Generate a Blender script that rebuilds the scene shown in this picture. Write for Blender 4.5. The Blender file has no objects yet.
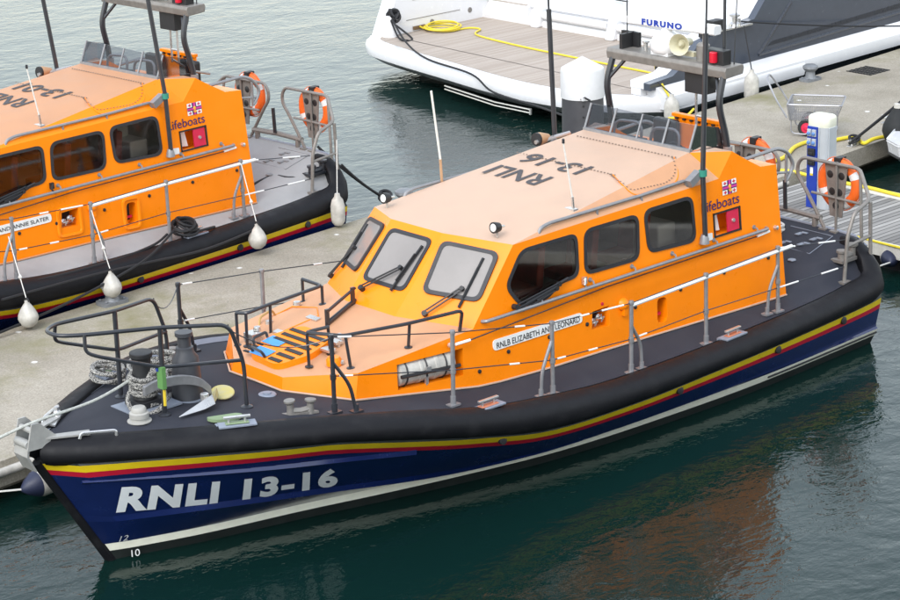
import bpy, math, random
from math import sin, cos, pi, radians
from mathutils import Vector, Matrix

random.seed(13)
scene = bpy.context.scene
COL = scene.collection

# ------------------------------------------------------------------ objects
def tag(o, label=None, cat=None, group=None, kind=None):
    if label: o['label'] = label
    if cat: o['category'] = cat
    if group: o['group'] = group
    if kind: o['kind'] = kind
    return o

def empty(name, loc, rz=0., label=None, cat=None, group=None):
    o = bpy.data.objects.new(name, None)
    o.empty_display_size = .3
    COL.objects.link(o)
    o.location = loc
    o.rotation_euler = (0, 0, rz)
    return tag(o, label, cat, group)

def copy_tree(o, parent=None):
    c = o.copy(); COL.objects.link(c)
    if parent is not None: c.parent = parent
    for ch in list(o.children): copy_tree(ch, c)
    return c

def fillet(path, r, n=4, closed=False):
    pts = [Vector(p) for p in path]
    out = []
    N = len(pts)
    for i, p in enumerate(pts):
        if not closed and (i == 0 or i == N-1):
            out.append(p); continue
        a = pts[i-1]; b = pts[(i+1) % N]
        d1 = a-p; d2 = b-p
        l = min(r, d1.length*.45, d2.length*.45)
        s = p+d1.normalized()*l; e = p+d2.normalized()*l
        for k in range(n+1):
            t = k/n
            out.append(s*(1-t)**2 + p*2*t*(1-t) + e*t*t)
    return out

def sag(a, b, drop, n=10):
    a = Vector(a); b = Vector(b)
    return [a.lerp(b, i/n) - Vector((0, 0, drop*4*(i/n)*(1-i/n))) for i in range(n+1)]

def spline(pts, n=6):
    P = [Vector(p) for p in pts]
    out = []
    for i in range(len(P)-1):
        p0 = P[max(i-1, 0)]; p1 = P[i]; p2 = P[i+1]; p3 = P[min(i+2, len(P)-1)]
        for k in range(n):
            t = k/n
            out.append(.5*((2*p1)+(p2-p0)*t+(2*p0-5*p1+4*p2-p3)*t*t+(3*p1-p0-3*p2+p3)*t**3))
    out.append(P[-1])
    return out

class MB:
    def __init__(s):
        s.v = []; s.f = []; s.m = []
    def add(s, vs, fs, m=0):
        b = len(s.v)
        s.v += [tuple(v) for v in vs]
        for f in fs:
            s.f.append(tuple(b+i for i in f)); s.m.append(m)
        return s
    def box(s, c, d, m=0, rot=None):
        c = Vector(c); x, y, z = d[0]/2, d[1]/2, d[2]/2
        vs = [Vector((a*x, b*y, e*z)) for a in (-1, 1) for b in (-1, 1) for e in (-1, 1)]
        if rot is not None: vs = [rot @ v for v in vs]
        return s.add([v+c for v in vs], [(0, 1, 3, 2), (4, 6, 7, 5), (0, 4, 5, 1), (2, 3, 7, 6), (0, 2, 6, 4), (1, 5, 7, 3)], m)
    def prism(s, poly, vec, m=0, ms=None):
        n = len(poly); vec = Vector(vec)
        a = [Vector(p) for p in poly]; b = [p+vec for p in a]
        s.add(a+b, [tuple(range(n))[::-1], tuple(range(n, 2*n))], m)
        s.add(a+b, [(i, (i+1) % n, n+(i+1) % n, n+i) for i in range(n)], m if ms is None else ms)
        return s
    def loft(s, loops, m=0, close=True, cap=True):
        n = len(loops[0]); vs = [p for l in loops for p in l]; fs = []
        for k in range(len(loops)-1):
            for i in range(n if close else n-1):
                j = (i+1) % n
                fs.append((k*n+i, k*n+j, (k+1)*n+j, (k+1)*n+i))
        if cap:
            fs.append(tuple(range(n))[::-1]); fs.append(tuple((len(loops)-1)*n+i for i in range(n)))
        return s.add(vs, fs, m)
    def tube(s, path, r, n=8, m=0, closed=False, r2=None):
        P = [Vector(p) for p in path]
        Q = [P[0]]
        for p in P[1:]:
            if (p-Q[-1]).length > 1e-5: Q.append(p)
        P = Q; N = len(P)
        if N < 2: return s
        T = []
        for i in range(N):
            if closed: t = P[(i+1) % N]-P[i-1]
            elif i == 0: t = P[1]-P[0]
            elif i == N-1: t = P[-1]-P[-2]
            else: t = (P[i+1]-P[i]).normalized()+(P[i]-P[i-1]).normalized()
            T.append(t.normalized() if t.length > 1e-9 else Vector((0, 0, 1)))
        u = T[0].orthogonal().normalized(); loops = []
        for i in range(N):
            u = (u-T[i]*u.dot(T[i]))
            u = u.normalized() if u.length > 1e-6 else T[i].orthogonal().normalized()
            w = T[i].cross(u)
            rr = r if r2 is None else r+(r2-r)*i/(N-1)
            loops.append([P[i]+(u*cos(2*pi*k/n)+w*sin(2*pi*k/n))*rr for k in range(n)])
        if closed: loops.append(loops[0])
        return s.loft(loops, m, True, not closed)
    def cyl(s, a, b, r, r2=None, n=12, m=0):
        return s.tube([a, b], r, n, m, False, r2)
    def lathe(s, prof, o=(0, 0, 0), axis=(0, 0, 1), n=20, m=0):
        o = Vector(o); ax = Vector(axis).normalized(); u = ax.orthogonal().normalized(); w = ax.cross(u)
        loops = [[o+ax*z+(u*cos(2*pi*k/n)+w*sin(2*pi*k/n))*max(r, .0005) for k in range(n)] for r, z in prof]
        return s.loft(loops, m)
    def torus(s, c, R, r, axis=(0, 0, 1), n=32, k=10, m=0):
        c = Vector(c); ax = Vector(axis).normalized(); u = ax.orthogonal().normalized(); w = ax.cross(u)
        return s.tube([c+(u*cos(2*pi*i/n)+w*sin(2*pi*i/n))*R for i in range(n)], r, k, m, True)
    def sheet(s, grid, m=0, thick=None):
        n = len(grid[0]); vs = [p for r in grid for p in r]
        fs = [(a*n+b, a*n+b+1, (a+1)*n+b+1, (a+1)*n+b) for a in range(len(grid)-1) for b in range(n-1)]
        return s.add(vs, fs, m)

def obj(name, mb, mats, parent=None, bevel=0., angle=38., label=None, segs=2, recalc=True):
    me = bpy.data.meshes.new(name)
    me.from_pydata(mb.v, [], mb.f)
    if not isinstance(mats, (list, tuple)): mats = [mats]
    for m in mats: me.materials.append(m)
    me.polygons.foreach_set('material_index', [min(i, len(mats)-1) for i in mb.m])
    me.polygons.foreach_set('use_smooth', [True]*len(me.polygons))
    me.update()
    import bmesh
    bm = bmesh.new(); bm.from_mesh(me)
    if recalc: bmesh.ops.recalc_face_normals(bm, faces=bm.faces)
    bm.to_mesh(me); bm.free()
    me.set_sharp_from_angle(angle=radians(angle))
    o = bpy.data.objects.new(name, me); COL.objects.link(o)
    if parent is not None: o.parent = parent
    if bevel:
        b = o.modifiers.new('bevel', 'BEVEL'); b.width = bevel; b.segments = segs
        b.limit_method = 'ANGLE'; b.angle_limit = radians(30); b.harden_normals = True
    if label: o['label'] = label
    return o

def text_faces(s, bold=0., space=1.):
    cu = bpy.data.curves.new('t', 'FONT'); cu.body = s; cu.offset = bold; cu.space_character = space
    cu.resolution_u = 4
    o = bpy.data.objects.new('t', cu); COL.objects.link(o)
    dg = bpy.context.evaluated_depsgraph_get()
    me = bpy.data.meshes.new_from_object(o.evaluated_get(dg))
    vs = [v.co.copy() for v in me.vertices]; fs = [tuple(p.vertices) for p in me.polygons]
    bpy.data.objects.remove(o); bpy.data.curves.remove(cu); bpy.data.meshes.remove(me)
    x0 = min(v.x for v in vs); x1 = max(v.x for v in vs); y0 = min(v.y for v in vs); y1 = max(v.y for v in vs)
    return [((v.x-x0)/(x1-x0), (v.y-y0)/(y1-y0)) for v in vs], fs

def lettering(mb, s, fn, bold=0., m=0, space=1.):
    vs, fs = text_faces(s, bold, space)
    return mb.add([fn(u, v) for u, v in vs], fs, m)

# ------------------------------------------------------------------ shape tables of the lifeboats
def smooth(xs, ys):
    n = len(xs); m = []
    for i in range(n):
        a, b = max(i-1, 0), min(i+1, n-1)
        m.append((ys[b]-ys[a])/(xs[b]-xs[a]))
    def f(x):
        if x <= xs[0]: return ys[0]
        if x >= xs[-1]: return ys[-1]
        for i in range(1, n):
            if x <= xs[i]:
                h = xs[i]-xs[i-1]; t = (x-xs[i-1])/h
                return ((2*t**3-3*t*t+1)*ys[i-1] + (t**3-2*t*t+t)*h*m[i-1]
                        + (-2*t**3+3*t*t)*ys[i] + (t**3-t*t)*h*m[i])
    return f
beam = smooth([.9, 1.1, 1.6, 2.4, 3.5, 5, 6.5, 8.6, 9.4, 10.3, 11.2, 12.1, 12.7, 13.2, 13.5],
              [1.86, 1.93, 2.0, 2.07, 2.15, 2.23, 2.27, 2.27, 2.23, 2.06, 1.75, 1.28, .9, .54, .26])
sponson_top = smooth([.9, 1.3, 2.2, 4.1, 5.9, 6.9, 7.85, 8.56, 9.16, 9.91, 10.48, 11.07, 12.06, 13.5],
                     [1.10, 1.04, .975, .965, .98, 1.01, 1.11, 1.2, 1.32, 1.47, 1.55, 1.62, 1.66, 1.68])
sponson_low = smooth([.9, 1.3, 3.4, 5, 6.4, 7.88, 9, 10, 10.78, 11.2, 12.5, 13.5],
                     [.70, .69, .68, .68, .68, .75, .97, 1.18, 1.32, 1.35, 1.4, 1.4])
deck_mid = smooth([.9, 2.62, 4.35, 6.21, 7.93, 8.88, 10.15, 10.5, 12.11, 13.5],
                  [1.10, 1.1, 1.16, 1.22, 1.24, 1.34, 1.49, 1.53, 1.67, 1.67])
white_y = smooth([1, 3.7, 5.9, 7.17, 8.24, 9.39, 10.53, 11.74, 12.8], [1.71, 1.8, 1.71, 1.58, 1.36, 1.07, .74, .42, .04])
chine_z = smooth([1, 7.3, 8.1, 9, 10.3, 11.7, 13], [.24, .24, .27, .34, .46, .6, .63])
def deck_z(x, y):
    b = beam(x)-.30; y = abs(y)
    y0 = min(1.30, .55*b)
    zc = deck_mid(x); ze = sponson_top(x)-.05
    t = max(0., min(1., (y-y0)/max(b-y0, .01)))
    z = zc + (ze-zc)*t
    r = max(0., min(1., (2.62-x)/1.72))
    w = max(0., min(1., (1.62-y)/.34))
    return z + .33*r*w*w*(3-2*w)

# ------------------------------------------------------------------ materials
def mat(name, col, rough=.5, metal=0., var=.08, scale=6., bump=0., bscale=60., spec=.5, coat=0., col2=None, thr=None, rvar=.08):
    """painted / plain surface with a little uneven colour, gloss and grain"""
    m = bpy.data.materials.new(name); m.use_nodes = True
    nt = m.node_tree; N = nt.nodes; L = nt.links
    b = N['Principled BSDF']
    b.inputs['Metallic'].default_value = metal
    b.inputs['Specular IOR Level'].default_value = spec
    b.inputs['Coat Weight'].default_value = coat
    b.inputs['Coat Roughness'].default_value = .12
    tc = N.new('ShaderNodeTexCoord')
    nz = N.new('ShaderNodeTexNoise'); nz.inputs['Scale'].default_value = scale; nz.inputs['Detail'].default_value = 6
    nz.inputs['Roughness'].default_value = .62
    L.new(tc.outputs['Object'], nz.inputs['Vector'])
    mr = N.new('ShaderNodeValToRGB')
    if thr:
        mr.color_ramp.elements[0].position = thr[0]; mr.color_ramp.elements[1].position = thr[1]
    else:
        mr.color_ramp.elements[0].position = .3; mr.color_ramp.elements[1].position = .7
    c = Vector(col[:3])
    lo = c*(1-var) if col2 is None else c
    hi = c*(1+var) if col2 is None else Vector(col2[:3])
    mr.color_ramp.elements[0].color = (*lo, 1); mr.color_ramp.elements[1].color = (*[min(1, x) for x in hi], 1)
    L.new(nz.outputs['Fac'], mr.inputs['Fac']); L.new(mr.outputs['Color'], b.inputs['Base Color'])
    if rvar:
        rr = N.new('ShaderNodeMapRange'); rr.inputs['From Min'].default_value = .3; rr.inputs['From Max'].default_value = .7
        rr.inputs['To Min'].default_value = max(.02, rough-rvar); rr.inputs['To Max'].default_value = min(1, rough+rvar)
        L.new(nz.outputs['Fac'], rr.inputs['Value']); L.new(rr.outputs['Result'], b.inputs['Roughness'])
    else: b.inputs['Roughness'].default_value = rough
    if bump:
        n2 = N.new('ShaderNodeTexNoise'); n2.inputs['Scale'].default_value = bscale; n2.inputs['Detail'].default_value = 4
        L.new(tc.outputs['Object'], n2.inputs['Vector'])
        bp = N.new('ShaderNodeBump'); bp.inputs['Strength'].default_value = bump; bp.inputs['Distance'].default_value = .01
        L.new(n2.outputs['Fac'], bp.inputs['Height']); L.new(bp.outputs['Normal'], b.inputs['Normal'])
    return m

def glass(name, tint=(.9, .92, .93), ior=1.5):
    m = bpy.data.materials.new(name); m.use_nodes = True
    nt = m.node_tree; N = nt.nodes; L = nt.links
    N.remove(N['Principled BSDF'])
    t = N.new('ShaderNodeBsdfTransparent'); t.inputs['Color'].default_value = (*tint, 1)
    g = N.new('ShaderNodeBsdfGlossy'); g.inputs['Roughness'].default_value = .04
    f = N.new('ShaderNodeFresnel'); f.inputs['IOR'].default_value = ior
    x = N.new('ShaderNodeMixShader')
    L.new(f.outputs['Fac'], x.inputs['Fac']); L.new(t.outputs['BSDF'], x.inputs[1]); L.new(g.outputs['BSDF'], x.inputs[2])
    L.new(x.outputs['Shader'], N['Material Output'].inputs['Surface'])
    return m

def planks(name, width, cols, gap=.06, rough=.75, axis=1, gapcol=(.05, .045, .04), grain=9.):
    m = bpy.data.materials.new(name); m.use_nodes = True
    nt = m.node_tree; N = nt.nodes; L = nt.links
    b = N['Principled BSDF']; b.inputs['Roughness'].default_value = rough
    tc = N.new('ShaderNodeTexCoord'); sp = N.new('ShaderNodeSeparateXYZ'); L.new(tc.outputs['Object'], sp.inputs[0])
    def mth(op, a, v=None):
        n = N.new('ShaderNodeMath'); n.operation = op
        if hasattr(a, 'links'): L.new(a, n.inputs[0])
        else: n.inputs[0].default_value = a
        if v is not None:
            if hasattr(v, 'links'): L.new(v, n.inputs[1])
            else: n.inputs[1].default_value = v
        return n.outputs[0]
    d = mth('DIVIDE', sp.outputs[axis], width)
    fl = mth('FLOOR', d); fr = mth('FRACT', d)
    wn = N.new('ShaderNodeTexWhiteNoise'); wn.noise_dimensions = '1D'; L.new(fl, wn.inputs['W'])
    mp = N.new('ShaderNodeMapping'); L.new(tc.outputs['Object'], mp.inputs['Vector'])
    sc = [1.2, 1.2, 1.2]; sc[axis] = 26.
    mp.inputs['Scale'].default_value = sc
    nz = N.new('ShaderNodeTexNoise'); nz.inputs['Scale'].default_value = grain/4; nz.inputs['Detail'].default_value = 7
    L.new(mp.outputs['Vector'], nz.inputs['Vector'])
    s = mth('ADD', mth('MULTIPLY', wn.outputs['Value'], .5), mth('MULTIPLY', nz.outputs['Fac'], .6))
    cr = N.new('ShaderNodeValToRGB'); cr.color_ramp.elements[0].position = .15; cr.color_ramp.elements[1].position = .85
    cr.color_ramp.elements[0].color = (*cols[0], 1); cr.color_ramp.elements[1].color = (*cols[1], 1)
    L.new(s, cr.inputs['Fac'])
    g = mth('LESS_THAN', fr, gap)
    mx = N.new('ShaderNodeMix'); mx.data_type = 'RGBA'
    L.new(g, mx.inputs['Factor']); L.new(cr.outputs['Color'], mx.inputs['A']); mx.inputs['B'].default_value = (*gapcol, 1)
    L.new(mx.outputs['Result'], b.inputs['Base Color'])
    bp = N.new('ShaderNodeBump'); bp.inputs['Distance'].default_value = .006; bp.inputs['Strength'].default_value = .6
    h = mth('SUBTRACT', nz.outputs['Fac'], mth('MULTIPLY', g, 2.))
    L.new(h, bp.inputs['Height']); L.new(bp.outputs['Normal'], b.inputs['Normal'])
    return m

def concrete_mat():
    m = bpy.data.materials.new('concrete'); m.use_nodes = True
    nt = m.node_tree; N = nt.nodes; L = nt.links
    b = N['Principled BSDF']; b.inputs['Roughness'].default_value = .85; b.inputs['Specular IOR Level'].default_value = .3
    tc = N.new('ShaderNodeTexCoord')
    def noise(s, d=8, r=.6):
        n = N.new('ShaderNodeTexNoise'); n.inputs['Scale'].default_value = s; n.inputs['Detail'].default_value = d; n.inputs['Roughness'].default_value = r
        L.new(tc.outputs['Object'], n.inputs['Vector']); return n.outputs['Fac']
    def ramp(f, a, b_, ca, cb):
        r = N.new('ShaderNodeValToRGB'); r.color_ramp.elements[0].position = a; r.color_ramp.elements[1].position = b_
        r.color_ramp.elements[0].color = (*ca, 1); r.color_ramp.elements[1].color = (*cb, 1); L.new(f, r.inputs['Fac']); return r.outputs['Color']
    def mix(fac, a, b_, mode='MIX'):
        x = N.new('ShaderNodeMix'); x.data_type = 'RGBA'; x.blend_type = mode
        if hasattr(fac, 'links'): L.new(fac, x.inputs['Factor'])
        else: x.inputs['Factor'].default_value = fac
        L.new(a, x.inputs['A']); L.new(b_, x.inputs['B']); return x.outputs['Result']
    base = ramp(noise(.7, 9, .65), .3, .72, (.28, .25, .20), (.44, .40, .335))
    fine = ramp(noise(38, 6, .7), .3, .75, (.62, .62, .62), (1.22, 1.22, 1.22))
    c = mix(1., base, fine, 'MULTIPLY')
    alg = ramp(noise(.33, 7, .7), .52, .68, (0, 0, 0), (1, 1, 1))
    algc = N.new('ShaderNodeRGB'); algc.outputs[0].default_value = (.205, .19, .105, 1)
    c = mix(alg, c, algc.outputs[0])
    stain = ramp(noise(1.9, 10, .75), .60, .74, (0, 0, 0), (.5, .5, .5))
    stc = N.new('ShaderNodeRGB'); stc.outputs[0].default_value = (.125, .115, .098, 1)
    c = mix(stain, c, stc.outputs[0])
    v = N.new('ShaderNodeTexVoronoi'); v.inputs['Scale'].default_value = 1.5; v.inputs['Randomness'].default_value = 1
    L.new(tc.outputs['Object'], v.inputs['Vector'])
    spots = ramp(v.outputs['Distance'], .05, .085, (1, 1, 1), (0, 0, 0))
    sc = N.new('ShaderNodeRGB'); sc.outputs[0].default_value = (.72, .71, .68, 1)
    c = mix(spots, c, sc.outputs[0])
    L.new(c, b.inputs['Base Color'])
    bp = N.new('ShaderNodeBump'); bp.inputs['Strength'].default_value = .5; bp.inputs['Distance'].default_value = .008
    L.new(noise(30, 8, .7), bp.inputs['Height']); L.new(bp.outputs['Normal'], b.inputs['Normal'])
    return m

WATER_BIG, WATER_MID, WATER_FINE = .045, .02, .007
def water_mat():
    m = bpy.data.materials.new('sea_water'); m.use_nodes = True
    nt = m.node_tree; N = nt.nodes; L = nt.links
    b = N['Principled BSDF']
    b.inputs['Base Color'].default_value = (.003, .016, .0135, 1)
    b.inputs['Roughness'].default_value = .03
    b.inputs['IOR'].default_value = 1.333
    tc = N.new('ShaderNodeTexCoord')
    def noise(scale, sx, sy, rot, d, r, dist=0.):
        mp = N.new('ShaderNodeMapping'); mp.inputs['Rotation'].default_value = (0, 0, radians(rot)); mp.inputs['Scale'].default_value = (sx, sy, 1)
        L.new(tc.outputs['Object'], mp.inputs['Vector'])
        n = N.new('ShaderNodeTexNoise'); n.inputs['Scale'].default_value = scale; n.inputs['Detail'].default_value = d
        n.inputs['Roughness'].default_value = r; n.inputs['Distortion'].default_value = dist
        L.new(mp.outputs['Vector'], n.inputs['Vector']); return n.outputs['Fac']
    def mul(a, k):
        n = N.new('ShaderNodeMath'); n.operation = 'MULTIPLY'; L.new(a, n.inputs[0])
        if hasattr(k, 'links'): L.new(k, n.inputs[1])
        else: n.inputs[1].default_value = k
        return n.outputs[0]
    def addn(a, c):
        n = N.new('ShaderNodeMath'); n.operation = 'ADD'; L.new(a, n.inputs[0]); L.new(c, n.inputs[1]); return n.outputs[0]
    # breeze patches: rougher open water, calmer in the lee of the hulls and pontoon
    gust = N.new('ShaderNodeMapRange'); gust.inputs['From Min'].default_value = .35; gust.inputs['From Max'].default_value = .65
    gust.inputs['To Min'].default_value = .3; gust.inputs['To Max'].default_value = 1.7
    L.new(noise(.11, 1, 1.6, 20, 3, .5), gust.inputs['Value'])
    big = mul(noise(.6, 1, 1.5, 40, 3, .5, .4), WATER_BIG)
    mid = mul(noise(2.3, 1, 1.35, 48, 4, .55, .5), WATER_MID)
    fine = mul(mul(noise(6.5, 1, 1.4, 20, 3, .55, .3), gust.outputs['Result']), WATER_FINE)
    h = addn(addn(big, mid), fine)
    bp = N.new('ShaderNodeBump'); bp.inputs['Strength'].default_value = 1.; bp.inputs['Distance'].default_value = 1.
    L.new(h, bp.inputs['Height']); L.new(bp.outputs['Normal'], b.inputs['Normal'])
    return m
WATER_BIG, WATER_MID, WATER_FINE = .026, .0125, .0052

ORANGE = mat('orange_paint', (.93, .235, .002), .32, var=.035, scale=2.5, bump=.02, bscale=90, coat=.0, spec=.33)
GRIP = mat('grip_paint', (.52, .352, .255), .6, var=.05, scale=3, bump=.35, bscale=420, spec=.6)
GRIP_T = mat('grip_paint_trunk', (.56, .29, .155), .6, var=.06, scale=3, bump=.35, bscale=420, spec=.6)
GRIP_L = mat('grip_paint_worn', (.50, .25, .13), .6, var=.05, scale=3, bump=.35, bscale=420, spec=.6)
NAVY = mat('navy_hull', (.005, .014, .085), .22, var=.12, scale=3, coat=.4)
YELLOW = mat('yellow_stripe', (.72, .52, .01), .35, var=.06)
RED = mat('red_stripe', (.45, .008, .03), .35, var=.06)
WHITE = mat('white_paint', (.78, .78, .76), .35, var=.03)
CREAM = mat('boot_top', (.88, .86, .72), .45, var=.06, scale=9)
ANTIFOUL = mat('antifouling', (.014, .018, .017), .6, var=.3)
RUBBER = mat('sponson_rubber', (.0075, .0075, .0095), .58, scale=3.4, bump=.25, bscale=14, col2=(.019, .019, .021), thr=(.54, .80), rvar=.14, spec=.22)
DECK = mat('dark_deck_grip', (.024, .0265, .038), .8, scale=1.7, bump=.5, bscale=300, spec=.35, col2=(.040, .042, .053), thr=(.42, .80))
DECK_L = mat('grey_deck_grip', (.31, .31, .312), .75, var=.1, scale=1.6, bump=.4, bscale=300)
EDGE = mat('deck_edge_metal', (.24, .27, .33), .45, var=.1, metal=.2)
BLACK = mat('black_tube', (.022, .024, .03), .38, var=.15, coat=.2)
GUNMETAL = mat('grey_tube', (.25, .25, .26), .42, var=.12, metal=.35, scale=14)
ALLOY = mat('brushed_alloy', (.22, .205, .19), .48, var=.16, metal=.3, scale=11)
STEEL = mat('stainless', (.62, .61, .6), .3, var=.1, metal=.8)
DARKGLASS = mat('cabin_glass', (.085, .072, .062), .03, var=.15, scale=2.2, spec=.9, rvar=.0, coat=.6, bump=.25, bscale=1.6)
PALEGLASS = mat('blind_behind_glass', (.245, .228, .22), .06, var=.10, scale=1.1, spec=.12, rvar=0)
GASKET = mat('window_gasket', (.02, .02, .024), .55, var=.2)
BLACKPLASTIC = mat('black_plastic', (.015, .015, .017), .5, var=.2)
PURPLE = mat('lettering_blue', (.03, .012, .10), .4, var=.05)
BLACKINK = mat('black_lettering', (.03, .03, .033), .6, var=.1)
ROOFINK = mat('roof_lettering', (.055, .05, .055), .7, var=.15, bump=.3, bscale=420)
HULLINK = mat('hull_lettering', (.86, .88, .90), .4, var=.04)
PINK = mat('flag_pink', (.55, .04, .28), .4)
GOLD = mat('flag_gold', (.75, .38, .03), .4)
REDPLATE = mat('red_plate', (.58, .015, .06), .4)
GREENPAD = mat('green_pad', (.20, .27, .15), .6, var=.12)
YELLOWPL = mat('yellow_plastic', (.60, .44, .03), .45, var=.12)
BLUEPAPER = mat('blue_sticker', (.07, .28, .62), .4)
ROPEBW = mat('flecked_rope', (.03, .03, .033), .85, scale=75, col2=(.40, .385, .355), thr=(.46, .54), bump=.4, bscale=90)
ROPEGREY = mat('grey_rope', (.40, .41, .38), .85, var=.3, scale=40, bump=.4, bscale=120)
ROPEWHITE = mat('white_rope', (.66, .64, .60), .85, var=.12, scale=50, bump=.4, bscale=120)
ROPEBLACK = mat('black_rope', (.012, .012, .014), .7, var=.3, scale=50, bump=.4, bscale=120)
HOSEYELLOW = mat('yellow_hose', (.68, .54, .03), .45, var=.08)
LIFERING = mat('lifebuoy_orange', (.78, .13, .012), .55, var=.08, bump=.1, bscale=50)
TAPE = mat('reflective_tape', (.68, .68, .68), .4, var=.08)
FENDERWHITE = mat('fender_white', (.46, .44, .40), .5, var=.25, scale=7)
FENDERNAVY = mat('fender_navy', (.015, .02, .05), .5)
GELCOAT = mat('white_gelcoat', (.70, .70, .715), .22, var=.02, coat=.5)
GELGREY = mat('grey_gelcoat', (.36, .37, .39), .3, var=.04)
NAVYGEL = mat('slate_gelcoat', (.050, .060, .082), .2, var=.06, coat=.5)
TEAK = planks('teak_deck', .075, ((.31, .255, .21), (.42, .36, .31)), gap=.07, gapcol=(.22, .185, .155), axis=1)
DECKING = planks('weathered_boards', .115, ((.10, .095, .09), (.36, .345, .325)), gap=.16, gapcol=(.03, .028, .026), axis=1)
CONCRETE = concrete_mat()
PEDBLUE = mat('pedestal_blue', (.012, .04, .30), .35)
PEDGREY = mat('pedestal_grey', (.50, .53, .56), .4, var=.05, metal=.3)
PEDCAP = mat('pedestal_cap', (.70, .70, .58), .4, var=.08)
WIRE = mat('galvanised_wire', (.36, .36, .38), .45, metal=.6)
TYRE = mat('tyre_rubber', (.02, .02, .02), .7)
PILE = mat('pile_sleeve', (.055, .055, .062), .5, var=.15, scale=4, rvar=.1)
BOLLARD = mat('cast_iron_grey', (.20, .21, .225), .5, var=.2, metal=.2, scale=14)
STONE = mat('quay_stone', (.30, .27, .22), .85, var=.5, scale=1.6, bump=.6, bscale=8)
SCREEN = glass('wind_screen_glass', (.70, .71, .74))
SIDEGLASS = glass('side_window_glass', (.74, .70, .64), 2.0)
LINING = mat('cabin_lining', (.55, .52, .47), .6, var=.1)
SEATRED = mat('seat_cover', (.34, .07, .045), .6, var=.2)
MARK_L = mat('deck_seam', (.22, .22, .225), .7)
REDLAMP = mat('red_lens', (.55, .01, .03), .2)
HORN = mat('horn_beige', (.50, .47, .33), .4)
SKIN_BROWN = mat('searchlight_tan', (.42, .25, .14), .5)

# ------------------------------------------------------------------ setting
pi2 = 2*pi
o = MB().add([(-420, -420, 0), (420, -420, 0), (420, 420, 0), (-420, 420, 0)], [(0, 1, 2, 3)])
tag(obj('water', o, water_mat()), 'dark green harbour water with small ripples', 'water', kind='structure')

def pont_far(x): return -7.40+.0875*x if False else -7.36+.0865*x
def pont_near(x): return -3.41+.0875*x
ptop = .52
xs = [-34, 19]
mb = MB()
def quad_prism(mb, pts, z0, z1, m=0, ms=None):
    return mb.prism([(x, y, z0) for x, y in pts], (0, 0, z1-z0), m, ms)
pc = [(-34, pont_far(-34)), (19, pont_far(19)), (19, pont_near(19)), (-34, pont_near(-34))]
quad_prism(mb, pc, .20, ptop)
ins = .35
quad_prism(mb, [(-34, pont_far(-34)+ins), (19, pont_far(19)+ins), (19, pont_near(19)-ins), (-34, pont_near(-34)-ins)], -.6, .197)
tag(obj('pontoon', mb, CONCRETE, bevel=.012), 'long concrete pontoon between the two orange lifeboats', 'pontoon', kind='structure')
# pale rubbing bar along the near edge, and a drain grate let into the top
mb = MB(); mb.tube([(19, pont_near(19)+.05, .40), (2, pont_near(2)+.05, .40), (-3.6, pont_near(-3.6)+.05, .40)], .055, 10)
tag(obj('rubbing_bar', mb, FENDERWHITE), 'pale rubbing bar along the near edge of the concrete pontoon', 'rubbing bar')
mb = MB()
for i in range(9): mb.box((-11.0, -7.95+i*.07, ptop+.006), (.62, .028, .012))
for i in range(5): mb.box((-11.3+i*.15, -7.67, ptop+.009), (.02, .62, .012))
tag(obj('drain_grate', mb, BLACKPLASTIC), 'dark rectangular drain grate set in the concrete near the slate yacht hull', 'drain grate')

# timber finger pier astern of the near boat
FX0, FX1 = -4.15, -1.62
mb = MB(); mb.box(((FX0+FX1)/2+.09, 5.6, .39), (FX1-FX0-.42, 18.0, .11))
fp = obj('wooden_jetty', mb, DECKING); fp.location = (0, 0, 0)
tag(fp, 'weathered board finger jetty behind the stern of the near lifeboat', 'jetty', kind='structure')
mb = MB()
for x in (FX0+.06, FX1-.06):
    mb.box((x+(.09 if x < -3 else -.0), 5.6, .362), (.30 if x < -3 else .12, 18.0, .20))
mb.box(((FX0+FX1)/2, 5.6, -.1), (FX1-FX0-.5, 18.0, .8), 1)
tag(obj('jetty_edge', mb, [mat('pale_edge', (.58, .56, .50), .7, var=.15), BLACKPLASTIC], bevel=.01), 'pale edge beams and floats of the finger jetty', 'edging', kind='structure')
# high stone harbour wall the photograph is taken from (seen in the cabin windows)
mb = MB(); mb.box((20, 25.0, .3), (130, 12.0, 7.8))
random.seed(8)
for z_, d_ in ((3.95, .5), (3.2, .15), (2.4, .4), (1.6, .15), (.9, .35)):
    for k in range(26): mb.box((-42+k*5+random.uniform(-.3, .3), 19-d_/2, z_+random.uniform(-.1, .1)), (4.8, d_, .35+random.random()*.5))
tag(obj('quay_wall', mb, STONE), 'stone harbour wall across the water from the boats', 'wall', kind='structure')
# ------------------------------------------------------------------ lifeboat
SIDE_N = Vector((0, 1.68, .15)).normalized()
def side_y(z): return 1.41-(z-1.1)*.15/1.68
def sp(x, z, off=0., s=1):        # point on the cabin side
    y = side_y(z)
    return Vector((x, s*(y+off*SIDE_N.y), z+off*SIDE_N.z))
def hull_y(x, z):
    zG = sponson_low(x); yG = beam(x)-.09; yW = white_y(x)
    t = max(0., (z-.18)/(zG-.18)); p = .64+.36*max(0., min(1., (x-7.6)/2.6))
    return yW+(yG-yW)*t**p
def bulge(x): return 1-max(0., min(1., (x-7.6)/2.6))
def stem_x(z): return 12.68+.585*z
XT = 1.08
def chine_off(x):
    return max(.0, min(1., (x-6.6)/2.4))*max(0., min(1., (13.1-x)/1.2))*.05+.012

def round_poly(pts, r, n=5):
    return fillet(pts, r, n, True)

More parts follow.
